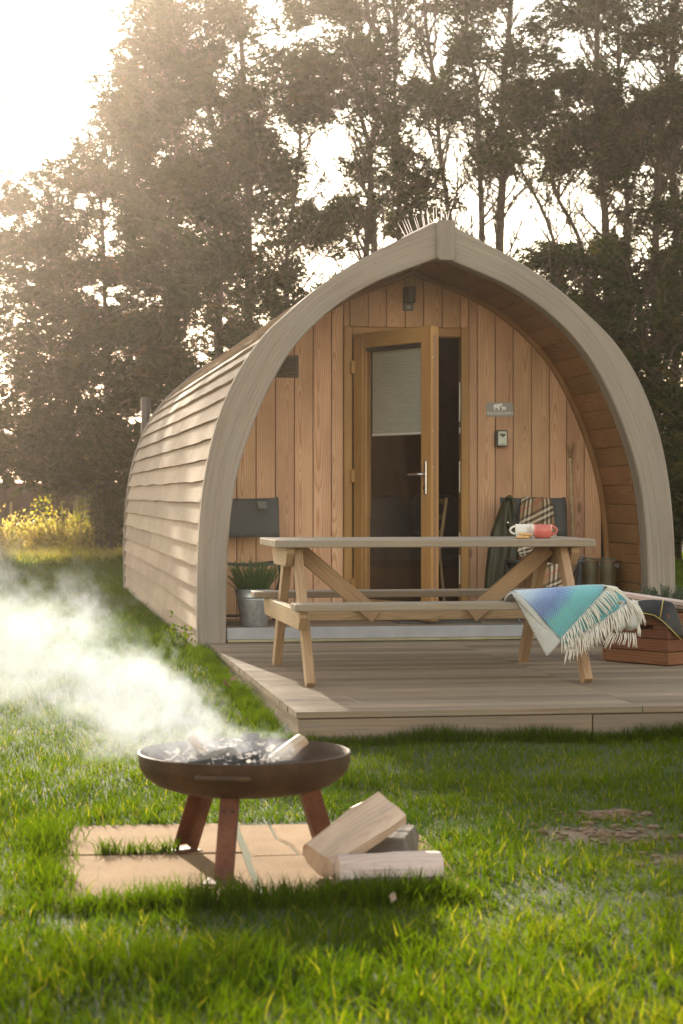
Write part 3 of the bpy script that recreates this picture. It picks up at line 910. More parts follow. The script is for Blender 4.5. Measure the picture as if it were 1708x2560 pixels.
bmm = bm_tube([(DW - 0.059, -0.012, 1.005), (DW - 0.059, -0.048, 1.005), (DW - 0.075, -0.056, 1.005), (DW - 0.185, -0.054, 1.004)], [0.010, 0.010, 0.010, 0.008], 10)
lv = finish('lever', bmm, M['steel'], None, smooth=True, uv=False)
lv.parent = hp; lv.location = -hp.location
bmm = bm_lathe([(0.0, 0.0), (0.009, 0.0), (0.009, 0.006), (0.0, 0.006)], 14)
lk = finish('keyhole', bmm, M['blackplastic'], None, uv=False)
lk.parent = hp; lk.rotation_euler = (R(90), 0, 0); lk.location = Vector((DW - 0.059, -0.0125, 0.91)) - hp.location
dlocal('lock_strip', (DW + 0.0005, 0.022, 0.05), (DW + 0.003, 0.044, DH - 0.06), plain('lock_strip', (0.24, 0.12, 0.06), 0.4), 0.0)
for z in (0.2, 0.55, 1.05, 1.3, 1.8):
    dlocal('screw', (DW + 0.0032, 0.008, z), (DW + 0.006, 0.014, z + 0.006), M['strike'], 0.001)
for z in (0.24, 1.02, 1.80):
    h = finish('hinge', bm_box(0.034, 0.03, 0.095, 0.006), M['oak'], pod, (HX - 0.004, fy0 - 0.0165, 0.118 + z - 0.02), axis=2)
# vent, porch lamp
vent = box('vent', (1.818, YWALL - 0.026, 1.822), (1.978, YWALL - 0.0125, 1.980), M['ventplastic'], pod, 0.004)
for i in range(9):
    z = 1.842 + i * 0.0145
    bmm = bm_box(0.122, 0.012, 0.003, 0)
    finish('vent_slat', bmm, M['ventplastic'], vent, (1.898, YWALL - 0.030, z), (R(35), 0, 0), uv=False)
lamp = box('wall_lamp', (2.740, YWALL - 0.030, 2.312), (2.816, YWALL - 0.0125, 2.48), M['lampgrey'], pod, 0.004)
bmm = bm_lathe([(0.0, 0), (0.036, 0), (0.038, 0.002), (0.038, 0.112), (0.036, 0.114), (0, 0.114)], 20)
sharp(finish('lamp_shade', bmm, M['lampgrey'], lamp, (2.782, YWALL - 0.070, 2.366), uv=False))
bmm = bm_lathe([(0.0, 0.004), (0.014, 0.003), (0.014, 0.0), (0.0, 0.0)], 14)
finish('motion_sensor', bmm, M['signgrey'], lamp, (2.778, YWALL - 0.031, 2.338), (R(90), 0, 0), uv=False)
# flue pipe behind the rear arch
bmm = bm_lathe([(0.0, 2.10), (0.045, 2.10), (0.055, 2.098), (0.055, 0.35), (0, 0.35)], 24)
fl = sharp(finish('flue_pipe', bmm, M['fluesteel'], pod, (1.44, YB + 0.28, 0), uv=False))
bmm = bm_lathe([(0.056, 0), (0.060, 0), (0.060, 0.03), (0.056, 0.03)], 24)
finish('flue_bracket', bmm, M['fluesteel'], fl, (1.44, YB + 0.28, 1.25), uv=False)
# keystone plaque on the ridge with its engraved words
pw = 0.064
pl = []
for a in range(0, 91, 15):
    pl.append((pw - 0.028 + 0.028 * math.cos(R(a)), 0.272 - 0.028 + 0.028 * math.sin(R(a))))
for a in range(90, 181, 15):
    pl.append((-pw + 0.028 + 0.028 * math.cos(R(a)), 0.272 - 0.028 + 0.028 * math.sin(R(a))))
for a in range(180, 271, 15):
    pl.append((-pw + 0.03 + 0.03 * math.cos(R(a)), 0.03 + 0.03 * math.sin(R(a))))
for a in range(270, 361, 15):
    pl.append((pw - 0.03 + 0.03 * math.cos(R(a)), 0.03 + 0.03 * math.sin(R(a))))
plq = finish('ridge_plaque', bm_prism(pl, 0.10, 'Y', 0.004), M['arch'], pod, (CX + 0.03, YF + 0.024, 2.565), axis=2)
def text(name, body, size, loc, mat, parent, ext=0.0006, rot=(R(90), 0, 0), align='CENTER'):
    cu = bpy.data.curves.new(name, 'FONT')
    cu.body = body; cu.size = size; cu.extrude = ext
    cu.align_x = align; cu.align_y = 'CENTER'
    cu.materials.append(mat)
    tmp = bpy.data.objects.new(name, cu)
    me = bpy.data.meshes.new_from_object(tmp)
    bpy.data.objects.remove(tmp)
    me.name = name
    if not me.materials: me.materials.append(mat)
    return link(name, me, parent, loc, rot)
M['engrave'] = plain('engraved_dark_wood', (0.26, 0.21, 0.165), 0.8, var=0.1)
py_ = YF - 0.0268
for s_, z, size in (('V', 2.725, 0.034), ('Lune', 2.660, 0.026), ('Valley', 2.633, 0.026), ('Pods', 2.606, 0.026)):
    text('engraved_lettering', s_, size, (CX + 0.03, py_, z), M['engrave'], plq)
text('engraved_lettering', 'P', 0.026, (CX + 0.052, py_, 2.703), M['engrave'], plq)
text('engraved_lettering', 'L', 0.026, (CX + 0.008, py_, 2.745), M['engrave'], plq)
for sd in (-1, 1):
    pts = [(CX + 0.03 + sd * 0.048 * math.sin(t * 1.35) ** 0.8 if t > 0 else CX + 0.03, py_ + 0.0004, 2.812 - 0.085 * t * 1.2) for t in [i / 8 for i in range(9)]]
    finish('engraved_arch', bm_tube(pts, 0.0016, 5), M['engrave'], plq, uv=False)
for z_, w_ in ((0.02, 0.4),):
    pass
# ------------------------------------------------------------------ sign, key safe, bird spikes on the cabin
sign = box('name_sign', (3.358, YWALL - 0.0170, 1.551), (3.557, YWALL - 0.0125, 1.655), M['signgrey'], None, 0.0008)
tag(sign, 'small grey name sign with two white sheep reading SOUTHDOWN', 'sign')
sy = YWALL - 0.0178
text('sign_lettering', 'SOUTHDOWN', 0.0285, (3.4575, sy, 1.5755), M['white'], sign, 0.0004)
EWE = [(0, 20), (0, 2), (8, 2), (8, 17), (26, 17), (28, 2), (36, 2), (37, 18), (42, 30), (47, 35), (56, 36), (57, 40), (52, 44), (57, 46), (55, 48), (46, 48), (38, 47), (32, 43), (8, 43), (-1, 38), (-4, 30)]
LAMB = [(53, 12), (54, 2), (60, 2), (61, 11), (72, 11), (74, 2), (79, 2), (80, 22), (77, 27), (64, 26), (60, 31), (53, 31), (49, 27), (46, 26), (46, 23), (53, 20)]
for nm, pts in (('ewe_emblem', EWE), ('lamb_emblem', LAMB)):
    k = 0.00113
    bmm = bm_prism([((p[0] - 40) * k, (p[1] - 24) * k) for p in pts], 0.0008, 'Y')
    finish(nm, bmm, M['white'], sign, (3.4575, sy, 1.621), uv=False)
safe = empty('key_safe', (3.460, YWALL - 0.03, 1.39), 'grey and black key safe box below the sheep name sign', 'key safe')
def rrect(w, h, r, rt):
    pts = []
    for cx, cz, a0, rr in ((w / 2 - rt, h / 2 - rt, 0, rt), (-w / 2 + rt, h / 2 - rt, 90, rt), (-w / 2 + r, -h / 2 + r, 180, r), (w / 2 - r, -h / 2 + r, 270, r)):
        for a in range(0, 91, 18):
            pts.append((cx + rr * math.cos(R(a + a0)), cz + rr * math.sin(R(a + a0))))
    return pts
finish('safe_body', bm_prism(rrect(0.086, 0.122, 0.008, 0.018), 0.050, 'Y', 0.003), M['blackplastic'], safe, (3.460, YWALL - 0.0375, 1.392), uv=False)
face = finish('safe_door', bm_prism(rrect(0.068, 0.104, 0.006, 0.014), 0.008, 'Y', 0.002), M['safegrey'], safe, (3.464, YWALL - 0.0675, 1.392), uv=False)
box('dial_window', (3.444, YWALL - 0.0735, 1.412), (3.486, YWALL - 0.072, 1.426), M['blackplastic'], face, 0.0005)
box('key_emblem', (3.458, YWALL - 0.0735, 1.402), (3.476, YWALL - 0.072, 1.4115), M['blackplastic'], face, 0.0005)
text('brand_lettering', 'Master', 0.015, (3.464, YWALL - 0.0722, 1.350), M['blackplastic'], face, 0.0003)

m, nt, b, out = newmat('clear_spike_plastic')
b.inputs['Base Color'].default_value = (0.85, 0.82, 0.80, 1)
b.inputs['Roughness'].default_value = 0.25
tr = nd(nt, 'ShaderNodeBsdfTranslucent', {'Color': (0.95, 0.9, 0.88, 1)})
mx = nd(nt, 'ShaderNodeMixShader', {0: 0.6, 1: b.outputs[0], 2: tr.outputs[0]})
nt.links.new(mx.outputs[0], out.inputs['Surface'])
M['spike'] = m
spk = empty('bird_spikes', (CX + 0.03, YF + 0.1, 2.85), 'strip of clear plastic bird spikes along the cabin ridge peak', 'bird spikes')
for sd in (-1, 1):
    p = [(CX + sd * w, z + 0.006) for w, z in CO if w < 0.27]
    p0 = (CX + sd * 0.245, z_at(CO, 0.245) + 0.006); p1 = (CX + sd * 0.02, z_at(CO, 0.02) + 0.010)
    beam('base_strip', (p0[0], YF + 0.10, p0[1]), (p1[0], YF + 0.10, p1[1]), 0.075, 0.006, M['spike'], spk, (0, 0, 1), 0.001)
for i in range(24):
    t = (i % 12) / 11
    row = i // 12
    x = CX - 0.215 + 0.43 * t + random.uniform(-0.008, 0.008)
    z = z_at(CO, abs(x - CX)) + 0.008
    lean = (x - CX) * 2.1 + random.uniform(-0.10, 0.10)
    L = random.uniform(0.088, 0.115)
    y = YF + (0.075 if row else 0.125)
    bmm = bm_tube([(0, 0, 0), (0, 0, L * 0.6), (0, 0, L)], [0.0026, 0.0021, 0.0008], 5)
    finish('spike', bmm, M['spike'], spk, (x, y, z), (R(8) * (1 if row else -1), math.atan(lean), 0), uv=False)

# ------------------------------------------------------------------ picnic table
tb = empty('picnic_table', (2.2, 10.78, 0), 'wooden picnic table with two attached benches on the deck', 'picnic table')
TX0, TX1 = 1.338, 3.105
w5 = 0.146
for i in range(5):
    y0 = 10.46 + i * (w5 + 0.006)
    L0, L1 = TX0 + 0.004 * n3(i, 5), TX1
    pts = [(L0, y0), (L1, y0), (L1, y0 + w5), (L0, y0 + w5)]
    if i == 0: pts = [(L0 + 0.035, y0), (L1 - 0.07, y0), (L1 - 0.025, y0 + 0.022), (L1 - 0.004, y0 + 0.07), (L1, y0 + w5), (L0, y0 + w5), (L0, y0 + 0.04)]
    if i == 4: pts = [(L0, y0), (L1, y0), (L1, y0 + w5 - 0.06), (L1 - 0.06, y0 + w5), (L0 + 0.035, y0 + w5), (L0, y0 + w5 - 0.04)]
    cx, cy = (L0 + L1) / 2, y0 + w5 / 2
    finish('tabletop_board', bm_prism([(p[0] - cx, p[1] - cy) for p in pts], 0.040, 'Z', 0.004), M['tabletop'], tb, (cx, cy, 0.722), axis=0)
for y0 in (9.965, 10.073, 11.315, 11.423):
    xa = 1.375 if y0 < 11 else 1.325
    ends = [(xa + 0.02, 0), (3.075, 0), (3.075, 0.102), (xa, 0.102), (xa, 0.02)] if y0 in (9.965, 11.315) else [(xa, 0), (3.075, 0), (3.075, 0.102), (xa + 0.02, 0.102), (xa, 0.082)]
    cx = (xa + 3.075) / 2
    finish('bench_board', bm_prism([(p[0] - cx, p[1] - 0.051) for p in ends], 0.036, 'Z', 0.004), M['tabletop'], tb, (cx, y0 + 0.051, 0.411), axis=0)
for sgn, xb, xl in ((-1, 1.425, 1.470), (1, 2.985, 2.930)):
    # legs
    beam('leg', (xl, 10.10, 0.0), (xl, 10.605, 0.70), 0.085, 0.045, M['table'], tb)
    beam('leg', (xl, 11.46, 0.0), (xl, 10.955, 0.70), 0.085, 0.045, M['table'], tb)
    # seat bearer and top bearer, ends cut on a slant
    pts = [(10.02, 0.392), (11.52, 0.392), (11.535, 0.36), (11.47, 0.292), (10.07, 0.292), (10.005, 0.36)]
    finish('seat_bearer', bm_prism([(p[0] - 10.77, p[1] - 0.342) for p in pts], 0.044, 'X', 0.004), M['table'], tb, (xb, 10.77, 0.342), axis=1)
    pts = [(10.51, 0.701), (11.13, 0.701), (11.13, 0.67), (11.06, 0.597), (10.58, 0.597), (10.51, 0.67)]
    finish('top_bearer', bm_prism([(p[0] - 10.82, p[1] - 0.65) for p in pts], 0.044, 'X', 0.004), M['table'], tb, (xb, 10.82, 0.65), axis=1)
    xi = xl - sgn * 0.025
    beam('brace', (xi, 10.79, 0.69), (xi - sgn * 0.44, 10.79, 0.315), 0.040, 0.088, M['table'], tb, (0.65, 0, 0.75))
    for y_, z_ in () if sgn < 0 else ((10.14, 0.35), (11.40, 0.35), (10.60, 0.65), (10.96, 0.65)):
        bmm = bm_lathe([(0.0, 0.006), (0.008, 0.005), (0.010, 0.0), (0, 0)], 10)
        finish('bolt', bmm, M['strike'], tb, (xb + sgn * 0.022, y_, z_), (0, R(90) * sgn, 0), uv=False)
beam('stretcher', (1.495, 10.835, 0.335), (2.905, 10.835, 0.335), 0.042, 0.085, M['table'], tb, (0, 0, 1))

# ------------------------------------------------------------------ mugs and biscuits
def mug(name, x, y, mat, hs, label):
    t = empty(name, (x, y, 0.743), label, 'mug', 'mugs on the picnic table')
    H, r = 0.076, 0.0515
    bmm = bm_lathe([(0, 0.002), (0.036, 0.0), (0.044, 0.004), (0.0495, 0.016), (r, 0.035), (r, H - 0.002), (r - 0.0015, H), (r - 0.004, H - 0.002), (r - 0.0045, 0.03), (0.04, 0.008), (0, 0.006)], 36)
    sharp(finish('cup_body', bmm, mat, t, (x, y, 0.7425), uv=False), 50)
    pts = [(r - 0.003 + 0.032 * math.sin(a), 0, 0.043 + 0.021 * math.cos(a)) for a in [PI * i / 10 for i in range(11)]]
    finish('handle', bm_tube([(hs * p[0], p[1], p[2]) for p in pts], 0.0058, 8), mat, t, (x, y, 0.7425), smooth=True, uv=False)
    return t
mug('mug', 2.782, 10.84, M['mugwhite'], -1, 'cream mug standing half behind the coral mug')
mug('mug', 2.856, 10.72, M['mugred'], 1, 'coral red mug at the right end of the picnic table')
for i, (x, y, z, lb) in enumerate(((2.722, 10.64, 0.7425, 'lower round biscuit lying flat beside the cream mug'), (2.738, 10.655, 0.7585, 'upper round biscuit leaning on another beside the mugs'))):
    bmm = bm_lathe([(0, 0), (0.030, 0.0), (0.037, 0.004), (0.038, 0.009), (0.033, 0.0145), (0, 0.0155)], 26)
    o = finish('biscuit', bmm, M['biscuit'], None, (x, y, z), (0, R(4) * i, 0), smooth=True, uv=False)
    tag(o, lb, 'biscuit', 'biscuits beside the mugs')

# ------------------------------------------------------------------ folded wool blanket over the bench
blk = empty('blanket', (2.8, 10.05, 0.43), 'folded blue and turquoise wool blanket with cream fringe over bench', 'blanket')
m, nt, b, out = newmat('blue_wool')
uvn = nd(nt, 'ShaderNodeTexCoord').outputs['UV']
spu = nd(nt, 'ShaderNodeSeparateXYZ', {0: uvn})
wv = mth(nt, 'ADD', spu.outputs[0], mth(nt, 'MULTIPLY', mth(nt, 'SUBTRACT', noise_t(nt, uvn, 11, 5), 0.5), 0.07))
c = ramp(nt, mth(nt, 'MULTIPLY', wv, 3.0), [(0.0, (0.012, 0.27, 0.33)), (0.12, (0.02, 0.36, 0.40)), (0.27, (0.03, 0.38, 0.38)), (0.38, (0.03, 0.22, 0.42)), (0.50, (0.035, 0.11, 0.38)), (0.62, (0.10, 0.20, 0.48)), (0.78, (0.32, 0.44, 0.60)), (0.95, (0.48, 0.55, 0.58))])
ck = nd(nt, 'ShaderNodeTexBrick', {'Vector': uvn, 'Scale': 1.0, 'Brick Width': 0.0115, 'Row Height': 0.0085, 'Mortar Size': 0.0022, 'Mortar Smooth': 0.6, 'Color1': (0, 0, 0, 1), 'Color2': (0, 0, 0, 1), 'Mortar': (1, 1, 1, 1)})
c = mixc(nt, mth(nt, 'MULTIPLY', ck.outputs['Color'], 0.42), c, rgb((0.62, 0.68, 0.68)))
c = mixc(nt, 1.0, c, ramp(nt, noise_t(nt, uvn, 220, 3), [(0.3, (0.75, 0.75, 0.75)), (0.7, (1.12, 1.12, 1.12))]), 'MULTIPLY')
nt.links.new(c, b.inputs['Base Color'])
b.inputs['Roughness'].default_value = 0.95
b.inputs['Sheen Weight'].default_value = 0.3
bp = nd(nt, 'ShaderNodeBump', {'Height': mth(nt, 'ADD', mth(nt, 'SUBTRACT', 1.0, ck.outputs['Fac']), noise_t(nt, uvn, 300, 2)), 'Strength': 0.6, 'Distance': 0.003})
nt.links.new(bp.outputs[0], b.inputs['Normal'])
M['blanket'] = m
YBF = 9.945                                    # plane of the hanging front
def hyp_uv(p, a, b_):
    d = (b_ - a); L = d.length; d = d / L
    w = p - a
    return abs(w.x * d.y - w.y * d.x), w.dot(d)
def drape(name, T, Bp, yoff, mat, back=0.17, nq=16, npp=22, thick=0.010, drop=0.05):
    """cloth hung over the bench: T top edge points (x,z) left to right, Bp the low corner"""
    Tc, _ = resample(catmull(T, 6), npp)
    a = Vector((T[-1][0], T[-1][1])); b2 = Vector(Bp)
    P, UV = [], []
    for q in range(-4, nq + 1):
        row, uvr = [], []
        for j in range(npp):
            t2 = Vector((Tc[j].x, Tc[j].y))
            if q <= 0:
                k = -q / 4
                y = YBF + 0.055 + back * k
                p2 = Vector((t2.x - 0.02 * k, t2.y - drop * k ** 1.5 + 0.004 * math.sin(k * 3)))
            else:
                k = q / nq
                p2 = t2.lerp(b2, k)
                y = YBF + 0.055 * (1 - min(1, k * 5)) ** 2 + yoff
                y -= 0.012 * math.sin(PI * k) * math.sin(j / npp * PI)
            wr = 0.007 * n3(p2.x * 9, p2.y * 9, yoff * 90) + 0.004 * n3(p2.x * 25, p2.y * 18, 3)
            row.append(Vector((p2.x, y - wr, p2.y + 0.4 * wr)))
            uvr.append(hyp_uv(p2, a, b2) if q > 0 else (hyp_uv(t2, a, b2)[0], hyp_uv(t2, a, b2)[1] - 0.2 * (-q / 4)))
        P.append(row); UV.append(uvr)
    bmm = grid_mesh(P, UV)
    bmesh.ops.remove_doubles(bmm, verts=bmm.verts[:], dist=0.0003)
    o = finish(name, bmm, mat, blk, (0, 0, 0), uv=False, smooth=True)
    s = o.modifiers.new('thickness', 'SOLIDIFY'); s.thickness = thick; s.offset = 0
    s2 = o.modifiers.new('smooth', 'SUBSURF'); s2.levels = 1; s2.render_levels = 1
    return o
TLb, TRb, Bb = (2.515, 0.487), (3.000, 0.515), (2.745, 0.244)
drape('blanket_fold', [TLb, (2.60, 0.494), (2.745, 0.503), (2.90, 0.515), TRb], Bb, 0.0, M['blanket'])
drape('blanket_fold', [(2.62, 0.45), (2.80, 0.47), (2.97, 0.485), (3.06, 0.474), (3.135, 0.440)], (2.772, 0.206), 0.022, M['blanket'], back=0.15)
drape('blanket_underside', [(2.500, 0.476), (2.55, 0.478), (2.62, 0.46)], (2.69, 0.158), 0.016, M['greywool'], back=0.12, npp=8)
# the grey underside folded along the left edge
P, UV = [], []
for i in range(15):
    k = i / 14
    l = Vector((2.497, 0.470)).lerp(Vector((2.672, 0.150)), k)
    r = Vector((2.535, 0.478)).lerp(Vector((2.757, 0.222)), k)
    row, uvr = [], []
    for j in range(8):
        t = j / 7
        p = l.lerp(r, t)
        if k > 0.9: p.y += 0.02 * (k - 0.9) * 10 * (t - 0.1)
        y = YBF + 0.010 - 0.010 * math.sin(PI * t) + 0.03 * (1 - min(1, k * 6)) ** 2 + 0.004 * n3(p.x * 20, p.y * 20)
        row.append(Vector((p.x, y, p.y))); uvr.append((p.x, p.y))
    P.append(row); UV.append(uvr)
o = finish('blanket_underside', grid_mesh(P, UV), M['greywool'], blk, uv=False, smooth=True)
s = o.modifiers.new('thickness', 'SOLIDIFY'); s.thickness = 0.012; s.offset = 0
s2 = o.modifiers.new('smooth', 'SUBSURF'); s2.levels = 1; s2.render_levels = 1
# rolled fold lip at the upper left corner
pts = [(2.503 + 0.24 * k, YBF - 0.004 + 0.012 * k, 0.474 - 0.245 * k - 0.01 * math.sin(PI * k)) for k in [i / 10 for i in range(11)]]
finish('blanket_fold', bm_tube(pts, [0.014, 0.016, 0.015, 0.014, 0.013, 0.012, 0.011, 0.010, 0.009, 0.008, 0.006], 8), M['greywool'], blk, smooth=True)
# grey lobes of cloth hanging off the bench end
P = []
for i in range(13):
    k = i / 12
    row = []
    for j in range(19):
        t = j / 18
        x = 3.035 + 0.135 * t
        lobe = abs(math.sin(PI * t * 2.0)) ** 0.7
        zlow = 0.285 - 0.018 * lobe + 0.012 * t
        z_ = 0.435 + (zlow - 0.435) * k
        y = 9.972 - 0.030 * lobe * math.sin(PI * min(1, 0.25 + 0.75 * k)) ** 0.5 + 0.05 * max(0, k - 0.88) / 0.12 + 0.03 * (1 - k)
        row.append(Vector((x + 0.004 * n3(t * 5, k * 4), y, z_)))
    P.append(row)
o = finish('blanket_underside', grid_mesh(P), M['greywool'], blk, smooth=True)
s = o.modifiers.new('thickness', 'SOLIDIFY'); s.thickness = 0.012; s.offset = 0
s2 = o.modifiers.new('smooth', 'SUBSURF'); s2.levels = 1; s2.render_levels = 1
def fringe(a, b_, n, d0, d1, L, y, name='fringe', jig=0.006):
    bmm = bmesh.new()
    for i in range(n):
        t = (i + 0.5) / n
        p = Vector(a).lerp(Vector(b_), t)
        d = Vector(d0).lerp(Vector(d1), t)
        d = (d + Vector((random.uniform(-0.2, 0.2), random.uniform(-0.15, 0.15)))).normalized()
        LL = L * random.uniform(0.85, 1.15)
        yy = y + random.uniform(-0.004, 0.004)
        e = p + d * LL
        sag = Vector((0, -0.010)) * LL / 0.08
        cv_ = random.uniform(-0.006, 0.006)
        pts = []
        for q_ in range(6):
            u_ = q_ / 5
            w_ = p + d * LL * (u_ * 1.06 - 0.06) + sag * u_ * u_ + Vector((cv_ * math.sin(PI * u_), 0))
            pts.append((w_.x, yy + 0.004 - 0.010 * math.sin(PI * min(1, u_ * 1.2)) + jig * 0.4 * cv_ * 100 * u_ * u_, w_.y))
        bm_tube(pts, [0.0022, 0.0028, 0.0029, 0.0028, 0.0027, 0.0019], 5, bmm)
    return finish(name, bmm, M['cream'], blk, smooth=True, uv=False)
fringe((3.000, 0.512), (2.745, 0.246), 52, (0.75, -0.55), (0.12, -1), 0.082, YBF - 0.010)
fringe((3.138, 0.440), (2.772, 0.209), 78, (0.45, -0.9), (0.0, -1), 0.085, YBF + 0.010)
fringe((3.060, 0.472), (3.165, 0.395), 18, (0.9, -0.5), (0.35, -0.95), 0.085, YBF + 0.004)
fringe((2.975, 0.517), (3.04, 0.495), 14, (0.95, -0.1), (0.9, -0.5), 0.075, YBF + 0.02)
fringe((3.165, 0.40), (3.162, 0.30), 14, (0.4, -0.95), (0.1, -1), 0.06, YBF + 0.035)
fringe((3.05, 0.270), (3.16, 0.262), 12, (-0.25, -1), (0.0, -1), 0.058, 9.985)
fringe((3.012, 0.275), (3.04, 0.262), 6, (-0.4, -1), (-0.4, -1), 0.075, 9.975)

# ------------------------------------------------------------------ folding chairs in the porch
def chair(x0, x1, y, label):
    """sling folding chair, back to the wall, facing the deck"""
    t = empty('folding_chair', ((x0 + x1) / 2, y, 0.097), label, 'folding chair', 'folding chairs in the porch')
    fz = 0.0985
    for x in (x0, x1):
        bmm = bm_tube([(x, y - 0.36, fz), (x, y - 0.10, 0.36), (x, y + 0.06, 0.52), (x, y + 0.115, 0.70), (x, y + 0.16, 0.965)], 0.0105, 8)
        finish('back_tube', bmm, M['tubegrey'], t, smooth=True, uv=False)
        xi = x + (0.022 if x == x0 else -0.022)
        bmm = bm_tube([(xi, y + 0.17, fz), (xi, y - 0.05, 0.33), (xi, y - 0.33, 0.50)], 0.0095, 8)
        finish('leg_tube', bmm, M['tubegrey'], t, smooth=True, uv=False)
        bmm = bm_tube([(x, y - 0.33, 0.515), (x, y + 0.05, 0.51)], 0.0095, 8)
        finish('seat_rail', bmm, M['tubegrey'], t, smooth=True, uv=False)
    bmm = bm_tube([(x0, y - 0.30, 0.158), (x1, y - 0.30, 0.158)], 0.008, 8)
    finish('cross_tube', bmm, M['tubegrey'], t, smooth=True, uv=False)
    bmm = bm_tube([(x0, y + 0.13, 0.135), (x1, y + 0.13, 0.135)], 0.008, 8)
    finish('cross_tube', bmm, M['tubegrey'], t, smooth=True, uv=False)
    P = [[Vector((x0 - 0.012 + (x1 - x0 + 0.024) * j / 8, y + 0.112 + 0.052 * i / 6 - 0.012 + 0.016 * math.sin(PI * j / 8), 0.685 + (0.27) * i / 6 + 0.006 * abs(j - 4) / 4 * (i == 6))) for j in range(9)] for i in range(7)]
    o = finish('backrest', grid_mesh(P), M['mesh'], t, smooth=True)
    s = o.modifiers.new('thickness', 'SOLIDIFY'); s.thickness = 0.007; s.offset = 0
    P = [[Vector((x0 - 0.010 + (x1 - x0 + 0.02) * j / 8, y - 0.35 + 0.40 * i / 6, 0.522 - 0.022 * math.sin(PI * j / 8))) for j in range(9)] for i in range(7)]
    o = finish('seat', grid_mesh(P), M['mesh'], t, smooth=True)
    s = o.modifiers.new('thickness', 'SOLIDIFY'); s.thickness = 0.012; s.offset = 0
    return t
c1 = chair(1.33, 1.80, 13.86, 'dark grey folding chair behind the metal bucket of rosemary')
P = [[Vector((1.662 + 0.062 * j, 13.857 + 0.112 + 0.052 * i - 0.013 , 0.885 + 0.052 * i)) for j in range(2)] for i in range(2)]
o = finish('care_label', grid_mesh([[p + Vector((0, 0.036 - 0.008, 0)) - Vector((0, 0.03, 0)) for p in r] for r in P]), plain('label_cloth', (0.17, 0.165, 0.15), 0.8), c1)
s = o.modifiers.new('thickness', 'SOLIDIFY'); s.thickness = 0.002
chair(3.425, 3.885, 13.84, 'grey folding chair draped with tartan throw and dark jacket')
# tartan throw
m, nt, b, out = newmat('tartan_wool')
uvn = nd(nt, 'ShaderNodeTexCoord').outputs['UV']
spu = nd(nt, 'ShaderNodeSeparateXYZ', {0: uvn})
def band(x, c0, w, per=0.21):
    f = mth(nt, 'FRACT', mth(nt, 'DIVIDE', x, per))
    d = mth(nt, 'ABSOLUTE', mth(nt, 'SUBTRACT', f, c0))
    return mth(nt, 'LESS_THAN', d, w / 2)
col = rgb((0.27, 0.165, 0.085))
cc = None
base_ = nd(nt, 'ShaderNodeRGB'); base_.outputs[0].default_value = col
cc = base_.outputs[0]
for ax in (0, 1):
    x = spu.outputs[ax]
    for c0 in (0.22, 0.42, 0.62):
        cc = mixc(nt, mth(nt, 'MULTIPLY', band(x, c0, 0.10), 0.62), cc, rgb((0.015, 0.018, 0.012)))
    for c0 in (0.32, 0.52):
        cc = mixc(nt, mth(nt, 'MULTIPLY', band(x, c0, 0.09), 0.55), cc, rgb((0.62, 0.55, 0.43)))
    cc = mixc(nt, mth(nt, 'MULTIPLY', band(x, 0.90, 0.035), 0.7), cc, rgb((0.42, 0.03, 0.04)))
nt.links.new(cc, b.inputs['Base Color'])
b.inputs['Roughness'].default_value = 0.95
M['tartan'] = m
tt_ = empty('tartan_throw', (3.68, 13.95, 0.95), 'brown tartan wool throw hanging over the back of a folding chair', 'throw')
path = [(14.035, 0.70), (14.03, 0.88), (14.02, 0.955), (13.985, 0.962), (13.965, 0.93), (13.95, 0.82), (13.925, 0.70), (13.90, 0.60), (13.86, 0.548), (13.74, 0.530), (13.60, 0.532), (13.51, 0.53), (13.485, 0.48), (13.478, 0.40), (13.474, 0.33)]
P, UV = [], []
L = 0
for i, (y, z) in enumerate(path):
    if i: L += math.hypot(y - path[i - 1][0], z - path[i - 1][1])
    k = min(1, max(0, (i - 3) / 4))
    xl = 3.575 - 0.07 * k + (0.03 if i > 11 else 0); xr = 3.775 + 0.045 * k - (0.02 if i > 11 else 0)
    row, uvr = [], []
    for j in range(15):
        t = j / 14
        f = 0.010 * math.sin(t * 17 + i * 0.35) * (0.3 + 0.7 * k) + 0.006 * n3(t * 5, i * 0.5)
        row.append(Vector((xl + (xr - xl) * t + 0.01 * n3(i * 0.4, t * 2), y - 0.012 - f, z + (0.004 * math.sin(t * 9) if 8 < i < 12 else 0) + 0.006)))
        uvr.append((t * 0.36 - 0.05 + 0.14 * L, L + 0.12 * t))
    P.append(row); UV.append(uvr)
o = finish('cloth', grid_mesh(P, UV), M['tartan'], tt_, uv=False, smooth=True)
s = o.modifiers.new('thickness', 'SOLIDIFY'); s.thickness = 0.008; s.offset = 0
s2 = o.modifiers.new('smooth', 'SUBSURF'); s2.levels = 1; s2.render_levels = 1
bmm = bmesh.new()
for i in range(34):
    x = 3.535 + 0.265 * i / 33
    bm_tube([(x, 13.466, 0.335), (x + random.uniform(-.006, .006), 13.458, 0.30), (x + random.uniform(-.012, .012), 13.462, 0.262)], [0.003, 0.0032, 0.002], 4, bmm)
finish('fringe', bmm, plain('throw_fringe', (0.20, 0.15, 0.10), 0.95, var=0.5, scale=40), tt_, uv=False)
